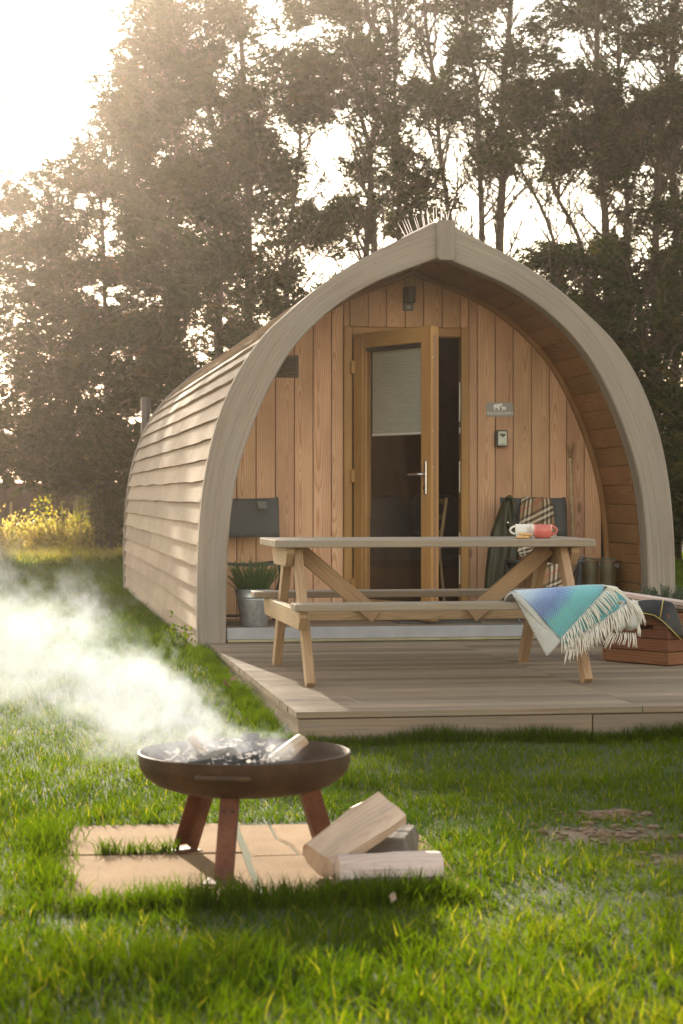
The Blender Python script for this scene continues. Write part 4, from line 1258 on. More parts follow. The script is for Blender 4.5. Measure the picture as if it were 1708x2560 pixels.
# waxed jacket hung over the left corner of that chair
jk = empty('jacket', (3.43, 13.85, 0.9), 'dark olive waxed jacket hanging over the left corner of the tartan chair', 'jacket')
sil = [(0.955, 3.440, 3.478), (0.93, 3.425, 3.486), (0.86, 3.395, 3.492), (0.78, 3.362, 3.502), (0.69, 3.332, 3.530), (0.60, 3.312, 3.535), (0.48, 3.298, 3.520), (0.36, 3.286, 3.505), (0.24, 3.278, 3.495), (0.15, 3.272, 3.485)]
def jrow(z, xl, xr, y0, sgn):
    row = []
    for j in range(15):
        t = j / 14
        fold = 0.020 * math.sin(t * 13 + z * 4 + 1.2 * math.sin(z * 7)) * min(1, (0.97 - z) * 3) + 0.010 * n3(t * 4, z * 6)
        arch_ = 0.05 * math.sin(PI * t) ** 0.6
        row.append(Vector((xl + (xr - xl) * t, y0 - sgn * arch_ - fold * sgn + 0.05 * (0.95 - z) * -1.6, z)))
    return row
F = [jrow(z, a, c_, 13.955, 1) for z, a, c_ in sil]
Bk = [jrow(z, a, c_, 14.0, -0.5) for z, a, c_ in sil]
bmm = bmesh.new()
uvl = bmm.loops.layers.uv.verify()
ring = [f + b_[::-1] for f, b_ in zip(F, Bk)]
VV = [[bmm.verts.new(p) for p in r] for r in ring]
for a, b_ in zip(VV, VV[1:]):
    for j in range(len(a)):
        k = (j + 1) % len(a)
        bmm.faces.new((a[j], a[k], b_[k], b_[j]))
bmm.faces.new(VV[0]); bmm.faces.new(VV[-1][::-1])
o = finish('jacket_body', bmm, M['wax'], jk, uv=False, smooth=True)
s2 = o.modifiers.new('smooth', 'SUBSURF'); s2.levels = 1; s2.render_levels = 1
pts = [(3.432, 13.90, 0.955), (3.455, 13.885, 0.968), (3.482, 13.90, 0.950), (3.492, 13.885, 0.88), (3.505, 13.865, 0.80)]
finish('collar', bm_tube(pts, [0.012, 0.017, 0.017, 0.014, 0.008], 8), M['wax'], jk, smooth=True, uv=False)
pts = [(3.425, 0, 0.80), (3.515, 0, 0.775), (3.520, 0, 0.735), (3.445, 0, 0.748)]
bmm = bm_prism([(p[0] - 3.47, p[2] - 0.77) for p in pts], 0.008, 'Y', 0.002)
pf = finish('pocket_flap', bmm, M['wax'], jk, (3.475, 13.862, 0.77), (R(8), 0, 0), uv=False)
bmm = bm_lathe([(0, 0.004), (0.006, 0.003), (0.008, 0), (0, 0)], 12)
finish('press_stud', bmm, M['steel'], jk, (3.432, 13.846, 0.785), (R(90), 0, 0), uv=False)
for z_ in (0.50, 0.44):
    finish('seam', bm_tube([(3.36, 13.822, z_), (3.42, 13.812, z_ + 0.002), (3.47, 13.825, z_)], 0.0018, 4), M['lampgrey'], jk, uv=False)

# ------------------------------------------------------------------ walking stick and umbrella
st_ = empty('walking_stick', (3.99, 14.05, 0.098), 'pale twisted walking stick with forked antler top leaning on the wall', 'walking stick')
pts, rad = [], []
n = 130
for i in range(n + 1):
    t = i / n
    pts.append((3.995 - 0.015 * t + 0.0022 * math.sin(t * 330), 14.075 + 0.085 * t + 0.0022 * math.cos(t * 330), 0.098 + 1.135 * t))
    rad.append(0.0085 + 0.0024 * math.sin(t * 430))
finish('shaft', bm_tube(pts, rad, 7), M['stick'], st_, smooth=True, uv=False)
finish('collar', bm_tube([(3.980, 14.160, 1.225), (3.980, 14.161, 1.25)], 0.0145, 12), M['stick'], st_, smooth=True, uv=False)
tp_ = Vector((3.980, 14.161, 1.245))
finish('antler_fork', bm_tube([tp_, tp_ + Vector((0, 0, 0.035)), tp_ + Vector((-0.006, -0.004, 0.062)), tp_ + Vector((-0.024, -0.006, 0.088)), tp_ + Vector((-0.029, -0.006, 0.108))], [0.0115, 0.0125, 0.011, 0.007, 0.004], 10), M['antler'], st_, smooth=True, uv=False)
finish('antler_fork', bm_tube([tp_ + Vector((0, 0, 0.02)), tp_ + Vector((0.004, 0, 0.055)), tp_ + Vector((0.016, 0, 0.085)), tp_ + Vector((0.021, 0, 0.10)), tp_ + Vector((0.016, 0, 0.125))], [0.011, 0.0115, 0.010, 0.008, 0.005], 10), M['antler'], st_, smooth=True, uv=False)
um = empty('umbrella', (3.92, 13.75, 0.098), 'dark folded umbrella propped up behind the right table legs', 'umbrella')
finish('furled_canopy', bm_tube([(3.90, 13.74, 0.14), (3.915, 13.76, 0.22), (3.935, 13.785, 0.36), (3.95, 13.80, 0.46), (3.953, 13.803, 0.49)], [0.006, 0.020, 0.022, 0.016, 0.008], 9), M['mesh'], um, smooth=True, uv=False)
finish('shaft', bm_tube([(3.895, 13.735, 0.0985), (3.90, 13.74, 0.14)], 0.005, 8), M['steel'], um, smooth=True, uv=False)
finish('handle', bm_tube([(3.953, 13.803, 0.49), (3.958, 13.808, 0.52), (3.964, 13.81, 0.535), (3.978, 13.81, 0.540), (3.987, 13.81, 0.532)], [0.006, 0.009, 0.009, 0.009, 0.007], 8), M['tubegrey'], um, smooth=True, uv=False)

# ------------------------------------------------------------------ wellington boots
def boot(x, y, rz, label):
    t = empty('wellington_boot', (x, y, 0.097), label, 'boot', 'wellington boots in the porch')
    t.rotation_euler = (0, 0, rz)
    secs = [  # z, centre along the foot (y), half length, half width
        (0.0, -0.075, 0.130, 0.044), (0.022, -0.075, 0.132, 0.046), (0.05, -0.068, 0.124, 0.046), (0.078, -0.045, 0.100, 0.046), (0.105, -0.018, 0.072, 0.046),
        (0.14, 0.0, 0.058, 0.047), (0.20, 0.006, 0.058, 0.050), (0.28, 0.010, 0.064, 0.058), (0.36, 0.010, 0.067, 0.062), (0.425, 0.010, 0.067, 0.062)]
    bmm = bmesh.new(); rings = []
    for z, cy, ly, lx in secs:
        rings.append([bmm.verts.new((lx * math.cos(a), cy + ly * math.sin(a), z + (0.010 * math.sin(a) if z > 0.4 else 0) + 0.003 * n3(a * 2, z * 20))) for a in [2 * PI * k / 22 for k in range(22)]])
    inner = [bmm.verts.new((v.co.x * 0.94, 0.010 + (v.co.y - 0.010) * 0.94, v.co.z)) for v in rings[-1]]
    low = [bmm.verts.new((v.co.x, v.co.y, 0.16)) for v in inner]
    rr = rings + [inner, low]
    for a, b_ in zip(rr, rr[1:]):
        for k in range(22):
            bmm.faces.new((a[k], a[(k + 1) % 22], b_[(k + 1) % 22], b_[k]))
    bmm.faces.new(rings[0][::-1]); bmm.faces.new(low)
    def put(nm, bb, mat, sm=True):
        o = finish(nm, bb, mat, None, smooth=sm, uv=False); o.parent = t; return o
    sharp(put('boot_shaft', bmm, M['boot']), 60)
    bmm = bmesh.new()
    rings = []
    for z, k in ((0.0, 1.05), (0.020, 1.05), (0.0202, 0.9)):
        rings.append([bmm.verts.new((0.046 * k * math.cos(a), -0.075 + 0.133 * k * math.sin(a), z)) for a in [2 * PI * i / 22 for i in range(22)]])
    for a, b_ in zip(rings, rings[1:]):
        for k in range(22): bmm.faces.new((a[k], a[(k + 1) % 22], b_[(k + 1) % 22], b_[k]))
    bmm.faces.new(rings[0][::-1])
    put('sole', bmm, M['blackplastic'], False)
    put('top_trim', bm_tube([(0.063 * math.cos(a), 0.010 + 0.068 * math.sin(a), 0.424 + 0.010 * math.sin(a)) for a in [2 * PI * i / 20 for i in range(21)]], 0.0032, 6), M['bootlining'])
    put('strap', bm_tube([(0.058, 0.06, 0.37), (0.066, 0.03, 0.373), (0.066, -0.02, 0.378), (0.060, -0.045, 0.38)], 0.006, 6), M['boot'])
    bmm = bm_tube([(0.052 + 0.012 * math.cos(a), -0.056 - 0.004 * math.cos(a), 0.383 + 0.010 * math.sin(a)) for a in [2 * PI * i / 12 for i in range(13)]], 0.0022, 5)
    put('buckle', bmm, M['galv'])
boot(4.045, 13.86, R(12), 'left olive rubber wellington boot standing nearest the walking stick')
boot(4.165, 13.82, R(-6), 'right olive rubber wellington boot nearest the porch opening')

# ------------------------------------------------------------------ bucket of rosemary
bk = empty('bucket', (1.57, 13.42, 0.097), 'galvanised metal bucket planted with rosemary in the porch', 'bucket')
prof = [(0, 0.004), (0.088, 0.0), (0.090, 0.004), (0.118, 0.178), (0.1215, 0.181), (0.1200, 0.186), (0.1235, 0.196), (0.1265, 0.199), (0.1245, 0.204), (0.133, 0.243), (0.137, 0.246), (0.135, 0.250), (0.130, 0.246), (0.122, 0.19), (0.115, 0.165)]
sharp(finish('pail', bm_lathe(prof, 44), M['galv'], bk, (1.57, 13.42, 0.097), uv=False), 40)
bmm = bm_lathe([(0, 0.225), (0.127, 0.221)], 30)
finish('soil', bmm, M['soil'], bk, (1.57, 13.42, 0.097), uv=False)
def herb(name, x, y, z, n, h, spread, mat, label, cat, lf=0.024, lw=0.0035, rows=26, base=0.09, curve=0.5):
    t = empty(name, (x, y, z), label, cat)
    C, Dd, Ln, tn = [], [], [], []
    bmm = bmesh.new()
    for i in range(n):
        a = random.uniform(0, 2 * PI); r = base * math.sqrt(random.random())
        p = Vector((x + r * math.cos(a), y + r * math.sin(a), z))
        H = h * random.uniform(0.45, 1.0) * (1 - 0.25 * r / base)
        out_ = Vector((math.cos(a), math.sin(a), 0)) * spread * (0.2 + r / base) * random.uniform(0.3, 1.1)
        pts = []
        for k in range(5):
            s_ = k / 4
            pts.append(p + out_ * s_ ** (1 + curve) + Vector((random.uniform(-.006, .006), random.uniform(-.006, .006), H * s_)))
        bm_tube(pts, [0.0026, 0.0024, 0.002, 0.0016, 0.001], 4, bmm, cap=False)
        tn0 = random.uniform(0.1, 0.7)
        for q in range(rows):
            s_ = 0.18 + 0.82 * q / rows
            k = min(3, int(s_ * 4)); f = s_ * 4 - k
            c0 = pts[k].lerp(pts[k + 1], f)
            tdir = (pts[k + 1] - pts[k]).normalized()
            for w in range(2):
                aa = q * 2.4 + w * PI + random.uniform(-.4, .4)
                sd = Vector((math.cos(aa), math.sin(aa), 0))
                d = (tdir * 0.9 + sd * 0.8).normalized()
                l_ = lf * random.uniform(0.7, 1.15) * (1 - 0.45 * (s_ > 0.9))
                C.append(c0 + d * l_ * 0.5); Dd.append(d); Ln.append(l_); tn.append(min(1, max(0, tn0 + random.uniform(-.2, .2) + 0.25 * (s_ > 0.85))))
    finish('stems', bmm, M['rosemary'] if mat != 'lavender' else M['lavender'], t, uv=False)
    leaves_mesh('foliage', np.array(C), np.array(Dd), np.array(Ln), np.full(len(C), lw), np.array(tn), M[mat], t)
    return t
herb('rosemary_plant', 1.565, 13.42, 0.30, 150, 0.30, 0.11, 'rosemary', 'bushy green rosemary growing out of the metal bucket', 'herb plant')

# ------------------------------------------------------------------ lavender pot behind the crate
pt = empty('plant_pot', (4.19, 12.62, 0.0), 'low pot with a grey green lavender behind the crate', 'plant pot')
sharp(finish('pot', bm_lathe([(0, 0.0), (0.11, 0.0), (0.14, 0.20), (0.148, 0.20), (0.148, 0.225), (0.135, 0.225), (0.13, 0.19), (0, 0.19)], 30), plain('terracotta', (0.25, 0.12, 0.07), 0.8), pt, (4.19, 12.62, 0.0), uv=False), 40)
herb('lavender_plant', 4.19, 12.62, 0.19, 150, 0.235, 0.17, 'lavender', 'spiky grey green lavender bush by the right foot of the arch', 'herb plant', 0.03, 0.0045, 18, 0.14, 0.2)

# ------------------------------------------------------------------ crate of kindling
CA = Vector((3.662, 10.975, 0)); th = R(58)
ex_ = Vector((-math.cos(th), math.sin(th), 0)); ey_ = Vector((math.sin(th), math.cos(th), 0))
LL, WW, HH = 0.50, 0.36, 0.298
cr = empty('crate', CA + ex_ * LL / 2 + ey_ * WW / 2, 'reddish brown wooden crate filled with pale kindling on deck', 'crate')
crot = math.atan2(ex_.y, ex_.x)
cr.rotation_euler = (0, 0, crot)
def clocal(nm, lo, hi, mat, bev=0.003, axis=None):
    """crate frame: x along the long side from corner CA, y across, z up"""
    c = Vector([(a + b_) / 2 for a, b_ in zip(lo, hi)])
    o = finish(nm, bm_box(hi[0] - lo[0], hi[1] - lo[1], hi[2] - lo[2], bev), mat, None, axis=axis)
    o.parent = cr
    # in the crate's frame ey_ points towards -y
    o.location = (c.x - LL / 2, WW / 2 - c.y, c.z)
    return o
hb = 0.070
zz = [0.008, 0.008 + hb + 0.004, 0.008 + 2 * (hb + 0.004), 0.008 + 3 * (hb + 0.004)]
for i, z in enumerate(zz):
    j = 0.002 * n3(i, 7)
    if i == 3:
        clocal('crate_board', (0.0, 0.0, z), (LL, 0.014, z + hb), M['crate'], axis=0)
    elif i == 2:
        clocal('crate_board', (0.0, 0.0, z), (LL, 0.014, z + 0.050), M['crate'], axis=0)
        clocal('crate_board', (0.0, 0.0005, z + 0.0505), (0.115, 0.0135, z + hb + 0.002), M['crate'], axis=0)
        clocal('crate_board', (0.385, 0.0005, z + 0.0505), (LL, 0.0135, z + hb + 0.002), M['crate'], axis=0)
    else:
        clocal('crate_board', (0.0, 0.0 + j, z), (LL, 0.014 + j, z + hb), M['crate'], axis=0)
    clocal('crate_board', (0.0, WW - 0.014, z), (LL, WW, z + hb), M['crate'], axis=0)
    clocal('crate_board', (0.0005, 0.0145, z), (0.014, WW - 0.0145, z + hb), M['crate'], axis=1)
    clocal('crate_board', (LL - 0.014, 0.0145, z), (LL - 0.0005, WW - 0.0145, z + hb), M['crate'], axis=1)
    for x in (0.022, LL - 0.022):
        for dz in (0.016, 0.052):
            o = finish('nail', bm_lathe([(0, 0.002), (0.004, 0.0015), (0.005, 0), (0, 0)], 8), M['blackplastic'], None, uv=False)
            o.parent = cr; o.location = (x - LL / 2, WW / 2 + 0.0005, z + dz); o.rotation_euler = (R(-90), 0, 0)
for x in (0.0145, LL - 0.0445):
    for y in (0.0145, WW - 0.0445):
        clocal('corner_post', (x, y, 0.004), (x + 0.03, y + 0.03, HH - 0.004), M['crate'], axis=2)
clocal('crate_base', (0.0145, 0.0145, 0.002), (LL - 0.0145, WW - 0.0145, 0.012), M['crate'], axis=0)
def cw(x, y, z): return CA + ex_ * x + ey_ * y + Vector((0, 0, z))
SPL = [((0.43, 0.09, 0.345), (0.02, 0.19, 0.300), 'topmost pale kindling stick sloping across the crate'),
       ((0.46, 0.13, 0.318), (0.05, 0.10, 0.282), 'pale kindling stick under the topmost one, tip to the left'),
       ((0.44, 0.20, 0.305), (0.03, 0.27, 0.275), 'pale kindling stick at the back of the crate'),
       ((0.47, 0.05, 0.286), (0.06, 0.055, 0.268), 'lowest pale kindling stick along the front crate board'),
       ((0.45, 0.29, 0.29), (0.05, 0.31, 0.285), 'pale kindling stick against the far crate board'),
       ((0.40, 0.15, 0.26), (0.04, 0.16, 0.25), 'pale kindling stick half buried in the crate')]
for i, (a, b_, lb) in enumerate(SPL):
    p0, p1 = cw(*a) + Vector((0, 0, 0.05)), cw(*b_) + Vector((0, 0, 0.05))
    if i == 5: p0.z -= 0.05; p1.z -= 0.05
    bmm = bm_prism([(-0.022, -0.014), (0.020, -0.018), (0.026, 0.010), (-0.004, 0.020), (-0.024, 0.008)], (p1 - p0).length, 'Z', 0.002)
    for v in bmm.verts: v.co.x += 0.004 * n3(v.co.z * 5, i, v.co.y * 30); v.co.y += 0.004 * n3(v.co.z * 5, i + 9, v.co.x * 30)
    zq = (p1 - p0).normalized().to_track_quat('Z', 'Y')
    o = finish('kindling_stick', bmm, M['splitpink'], None, (p0 + p1) / 2, zq.to_euler(), axis=2)
    tag(o, lb, 'firewood', 'kindling in the crate')
# black leather glove with yellow seams hanging over the crate's near corner
gv = empty('glove', cw(0.05, 0.10, 0.34), 'black leather gauntlet glove with yellow seams hanging over the crate', 'glove')
PG = [  # across rows from the crate top over the corner edge and down the end face: local (x along long side, y across, z)
    [(0.30, 0.02, 0.335), (0.22, 0.015, 0.375), (0.13, 0.02, 0.372), (0.05, 0.03, 0.352)],
    [(0.31, -0.005, 0.318), (0.22, -0.004, 0.345), (0.12, 0.02, 0.385), (0.02, 0.06, 0.372)],
    [(0.33, -0.018, 0.300), (0.22, -0.016, 0.318), (0.08, -0.010, 0.35), (-0.012, 0.05, 0.352)],
    [(0.30, -0.022, 0.298), (0.17, -0.024, 0.306), (0.03, -0.024, 0.300), (-0.022, 0.06, 0.300)],
    [(0.20, -0.022, 0.300), (0.08, -0.026, 0.290), (-0.012, -0.014, 0.262), (-0.026, 0.09, 0.250)],
    [(0.09, -0.024, 0.288), (0.02, -0.026, 0.262), (-0.020, 0.010, 0.215), (-0.026, 0.11, 0.200)],
    [(0.03, -0.022, 0.262), (-0.012, -0.012, 0.220), (-0.024, 0.05, 0.165), (-0.024, 0.12, 0.150)]]
P = [[cw(*p) for p in r] for r in PG]
o = finish('gauntlet', grid_mesh(P), M['leather'], gv, smooth=True)
s = o.modifiers.new('thickness', 'SOLIDIFY'); s.thickness = 0.018; s.offset = 0
s2 = o.modifiers.new('smooth', 'SUBSURF'); s2.levels = 2; s2.render_levels = 2
seam = [cw(0.25, -0.030, 0.302), cw(0.16, -0.036, 0.302), cw(0.07, -0.038, 0.292), cw(0.01, -0.036, 0.262), cw(-0.022, -0.02, 0.228), cw(-0.034, 0.02, 0.19), cw(-0.036, 0.07, 0.155)]
finish('yellow_seam', bm_tube(seam, 0.0028, 6), M['yellow'], gv, smooth=True, uv=False)
seam = [cw(0.03, -0.036, 0.28), cw(0.03, -0.020, 0.34), cw(0.04, 0.00, 0.372), cw(0.06, 0.03, 0.384)]
finish('yellow_seam', bm_tube(seam, 0.0028, 6), M['yellow'], gv, smooth=True, uv=False)
t2 = empty('glove', cw(-0.01, 0.16, 0.33), 'tan leather glove tucked beside the black one on the crate', 'glove')
P = [[cw(0.06 - 0.03 * i + 0.01 * math.sin(j), 0.275 + 0.025 * j, 0.325 + 0.035 * math.sin(PI * i / 4) - 0.02 * (i == 4)) for j in range(4)] for i in range(5)]
o = finish('palm', grid_mesh(P), M['tan'], t2, smooth=True)
s = o.modifiers.new('thickness', 'SOLIDIFY'); s.thickness = 0.03; s.offset = 0
s2 = o.modifiers.new('smooth', 'SUBSURF'); s2.levels = 2; s2.render_levels = 2

# ------------------------------------------------------------------ door mat, sofa bed and folding chair indoors
dm = box('door_mat', (2.58, 13.48, 0.0965), (3.16, 13.90, 0.108), M['mat'], None, 0.003)
tag(dm, 'dark rectangular door mat on the porch boards under the open door', 'door mat')
sb = empty('sofa_bed', (2.9, 16.6, 0.09), 'dark sofa bed seen through the glass of the door', 'bed')
box('bed_base', (2.0, 16.0, 0.09), (3.9, 17.6, 0.40), M['inner'], sb, 0.01)
box('mattress', (2.0, 15.98, 0.402), (3.9, 17.6, 0.60), M['cushion'], sb, 0.05)
for i, (x, mt, rz) in enumerate(((2.55, 'cushion', 5), (2.95, 'cushionblue', -12), (3.40, 'cushion', 4))):
    bmm = bmesh.new()
    bmesh.ops.create_uvsphere(bmm, u_segments=20, v_segments=12, radius=1)
    for v in bmm.verts:
        c = v.co
        sq = lambda q: math.copysign(abs(q) ** 0.55, q)
        v.co = Vector((0.23 * sq(c.x), 0.08 * c.y * (1 - 0.3 * abs(c.x * c.z)), 0.20 * sq(c.z)))
    o = finish('cushion', bmm, M[mt], None, (x, 16.25 - 0.06 * (i == 1), 0.80 - 0.03 * (i == 1)), (R(-14), R(rz), 0), smooth=True, uv=False)
    tag(o, ('dark grey cushion at the left of the sofa bed', 'blue cushion leaning in the middle of the sofa bed', 'dark grey cushion right end of the sofa bed')[i], 'cushion', 'cushions on the sofa bed')
ic = empty('slatted_chair', (3.12, 14.75, 0.09), 'folded wooden slatted chair leaning just inside the doorway', 'folding chair')
for y in (14.62, 14.98):
    beam('chair_rail', (3.03, y, 0.09), (3.155, y, 0.96), 0.03, 0.022, M['table'], ic, (1, 0, 0))
    beam('chair_leg', (3.15, y + 0.02, 0.09), (3.10, y + 0.02, 0.62), 0.026, 0.02, M['table'], ic, (1, 0, 0))
for i in range(7):
    z = 0.22 + i * 0.115 if i != 3 else 0.55
    xx = 3.03 + 0.125 * (z - 0.09) / 0.87
    box('chair_slat', (xx - 0.004, 14.637, z), (xx + 0.012, 14.963, z + 0.042), M['table'], ic, 0.002, axis=1)
# ------------------------------------------------------------------ fire pit
FPX, FPY, FZG = 0.680, 6.07, -0.144
RUST = {}
def rust(name, c1, c2, c3, rough=0.75):
    m, nt, b, out = newmat(name)
    tc = nd(nt, 'ShaderNodeTexCoord').outputs['Object']
    a = noise_t(nt, tc, 9, 6, 0.65); a2 = noise_t(nt, tc, 70, 4, 0.7)
    c = ramp(nt, a, [(0.3, c1), (0.52, c2), (0.75, c3)])
    c = mixc(nt, 0.35, c, ramp(nt, a2, [(0.3, c1), (0.7, c3)]))
    nt.links.new(c, b.inputs['Base Color'])
    nt.links.new(ramp(nt, a2, [(0.3, (rough - 0.2,) * 3), (0.7, (rough + 0.1,) * 3)]), b.inputs['Roughness'])
    b.inputs['Metallic'].default_value = 0.0
    b.inputs['Specular IOR Level'].default_value = 0.22
    bp = nd(nt, 'ShaderNodeBump', {'Height': a2, 'Strength': 0.25, 'Distance': 0.002})
    nt.links.new(bp.outputs[0], b.inputs['Normal'])
    return m
M['rustbowl'] = rust('rusted_bowl_steel', (0.020, 0.012, 0.008), (0.048, 0.025, 0.012), (0.12, 0.055, 0.022), 0.62)
M['rustleg'] = rust('rusted_leg_steel', (0.06, 0.020, 0.012), (0.13, 0.042, 0.022), (0.20, 0.085, 0.045), 0.7)
fp = empty('fire_pit', (FPX, FPY, FZG), 'round rusty steel fire pit bowl on three legs, smoking', 'fire pit')
prof = [(0, 0.072), (0.14, 0.074), (0.215, 0.086), (0.268, 0.104), (0.300, 0.126), (0.317, 0.150), (0.3225, 0.172), (0.3235, 0.199), (0.3195, 0.201), (0.3165, 0.198), (0.3145, 0.170), (0.300, 0.140), (0.262, 0.112), (0.20, 0.094), (0, 0.082)]
sharp(finish('bowl', bm_lathe(prof, 72), M['rustbowl'], fp, (FPX, FPY, 0), uv=False), 50)
def pit_handle(a):
    d = Vector((math.cos(a), math.sin(a), 0)); s = Vector((-d.y, d.x, 0))
    c0 = Vector((FPX, FPY, 0)) + d * 0.323
    pts = [c0 - s * 0.075 - d * 0.03 + Vector((0, 0, 0.160)), c0 - s * 0.075 + d * 0.028 + Vector((0, 0, 0.163)), c0 + s * 0.075 + d * 0.028 + Vector((0, 0, 0.163)), c0 + s * 0.075 - d * 0.03 + Vector((0, 0, 0.160))]
    q = [pts[0], pts[1] - d * 0.008 , pts[1] + s * 0.008, pts[2] - s * 0.008, pts[2] - d * 0.008, pts[3]]
    finish('handle', bm_tube(q, 0.0078, 10), M['rustbowl'], fp, smooth=True, uv=False)
pit_handle(R(-107)); pit_handle(R(73))
for a, fx_, fy_ in ((119, 0.515, 6.335), (253, 0.572, 5.795), (6, 0.945, 6.09)):
    d = Vector((math.cos(R(a)), math.sin(R(a)), 0))
    foot = Vector((fx_, fy_, FZG))
    top = Vector((FPX, FPY, 0.092)) + d * 0.195
    z = (top - foot); L = z.length; z.normalize()
    s = Vector((-d.y, d.x, 0)); x = s; y = z.cross(x)
    rot = Matrix((x, y, z)).transposed().to_euler()
    w, tk = 0.050, 0.006
    e = 0.7071
    # steel angle, its corner turned outwards for the side legs
    if a == 253:
        sec = [(-w / 2, 0), (w / 2, 0), (w / 2, w), (w / 2 - tk, w), (w / 2 - tk, tk), (-w / 2, tk)]
        sec = [(p[0] + 0.004, p[1] - 0.02) for p in sec]
    elif a == 119:
        sec = [(-0.025, -0.028), (0.03, -0.028), (0.03, -0.022), (-0.019, -0.022), (-0.019, 0.03), (-0.025, 0.03)]
    else:
        sec = [(-0.028, -0.03), (-0.022, -0.03), (-0.022, 0.022), (0.03, 0.022), (0.03, 0.028), (-0.028, 0.028)]
    o = finish('leg', bm_prism(sec, L, 'Z', 0.0012), M['rustleg'], fp, (foot + top) / 2 + Vector((0, 0, 0.003)), rot, uv=False)
    bmm = bm_box(0.095, 0.085, 0.004, 0.001)
    fpl = finish('foot_plate', bmm, M['rustleg'], o, foot + Vector((0, 0, 0.0005)), (0, 0, R(a)), uv=False)
    for k in (-0.013, 0.013):
        bq = bm_lathe([(0, 0.004), (0.006, 0.003), (0.0065, 0), (0, 0)], 8)
        finish('bolt', bq, M['rustbowl'], o, top - z * 0.045 + d * 0.021 + s * k, (d.to_track_quat('Z', 'Y')).to_euler(), uv=False)
# ash bed
bmm = bmesh.new()
P = []
for i in range(15):
    r = 0.235 * i / 14
    P.append([Vector((FPX - 0.02 + r * math.cos(a), FPY + r * math.sin(a), 0.150 - 0.045 * (r / 0.235) ** 2 + 0.010 * n3(r * 30 * math.cos(a), r * 30 * math.sin(a), 2) * (i > 0))) for a in [2 * PI * k / 40 for k in range(41)]])
ash = finish('ash', grid_mesh(P), M['ash'], None, smooth=True, uv=False)
tag(ash, 'pale ash bed and embers in the fire pit bowl', 'ash', None, 'stuff')
def splitlog(name, L, secpts, mat, bark, loc, rot, label, group, cat='log', jig=0.006, seed=0):
    """split log: polygon section, some sides barked (index set), slightly irregular along its length"""
    bmm = bmesh.new()
    uvl = bmm.loops.layers.uv.verify()
    nseg = 14
    rings = []
    for k in range(nseg + 1):
        z = -L / 2 + L * k / nseg
        rings.append([bmm.verts.new((p[0] + jig * n3(z * 6, p[0] * 20 + seed, p[1] * 20), p[1] + jig * n3(z * 6 + 9, p[0] * 20 + seed, p[1] * 20), z + (0.01 * n3(p[0] * 15, p[1] * 15, seed) if k in (0, nseg) else 0))) for p in secpts])
    n = len(secpts)
    for a, b_ in zip(rings, rings[1:]):
        for j in range(n):
            f = bmm.faces.new((a[j], a[(j + 1) % n], b_[(j + 1) % n], b_[j]))
            f.material_index = 1 if j in bark else 0
    bmm.faces.new(rings[0][::-1]); bmm.faces.new(rings[-1])
    nz = [v for r in rings for v in r]
    for v in nz: v.co += Vector((n3(v.co.x * 60, v.co.y * 60, v.co.z * 22 + seed), n3(v.co.x * 60 + 5, v.co.y * 60, v.co.z * 22 + seed), 0)) * 0.0025
    o = finish(name, bmm, [mat, M['bark'] if mat is not M['char'] else M['char']], None, loc, rot, axis=2)
    return tag(o, label, cat, group)
def rotfrom(axis, roll):
    q = Vector(axis).normalized().to_track_quat('Z', 'Y')
    return (q.to_matrix() @ Matrix.Rotation(R(roll), 3, 'Z')).to_euler()
BL = 'burning wood in the fire pit'
wedge = [(-0.035, -0.03), (0.035, -0.032), (0.042, 0.0), (0.018, 0.032), (-0.02, 0.036), (-0.042, 0.008)]
w2 = [(p[0] * 0.72, p[1] * 0.72) for p in wedge]
splitlog('burning_log', 0.17, [(p[0] * 0.75, p[1] * 0.75) for p in w2], M['split'], {0, 1, 2}, (FPX + 0.125, FPY + 0.04, 0.178), rotfrom((0.75, 0.25, 0.52), 40), 'pale split log sticking up out of the fire pit bowl', BL, 'firewood', seed=1, jig=0.012)
splitlog('burning_log', 0.13, w2, M['char'], set(), (FPX + 0.02, FPY + 0.06, 0.182), rotfrom((0.25, 0.4, 0.85), 10), 'black charred log standing upright in the fire pit', BL, 'firewood', seed=2, jig=0.018)
splitlog('burning_log', 0.22, w2, M['char'], {0}, (FPX - 0.07, FPY - 0.05, 0.158), rotfrom((0.9, 0.25, 0.1), 70), 'charred log lying across the middle of the fire', BL, 'firewood', seed=3, jig=0.018)
splitlog('burning_log', 0.17, w2, M['bark'], set(), (FPX - 0.10, FPY + 0.03, 0.172), rotfrom((0.6, -0.5, 0.28), 0), 'brown smouldering log at the left of the fire', BL, 'firewood', seed=4, jig=0.016)
splitlog('burning_log', 0.16, w2, M['char'], set(), (FPX + 0.06, FPY - 0.10, 0.150), rotfrom((0.9, -0.35, 0.05), 30), 'charred log near the front rim of the fire bowl', BL, 'firewood', seed=5, jig=0.018)
splitlog('burning_log', 0.10, [(-0.012, -0.010), (0.013, -0.011), (0.015, 0.008), (-0.010, 0.013)], M['split'], set(), (FPX - 0.13, FPY + 0.06, 0.20), rotfrom((-0.5, 0.3, 0.7), 20), 'thin pale splinter poking up in the smoke', BL, 'firewood', seed=6)
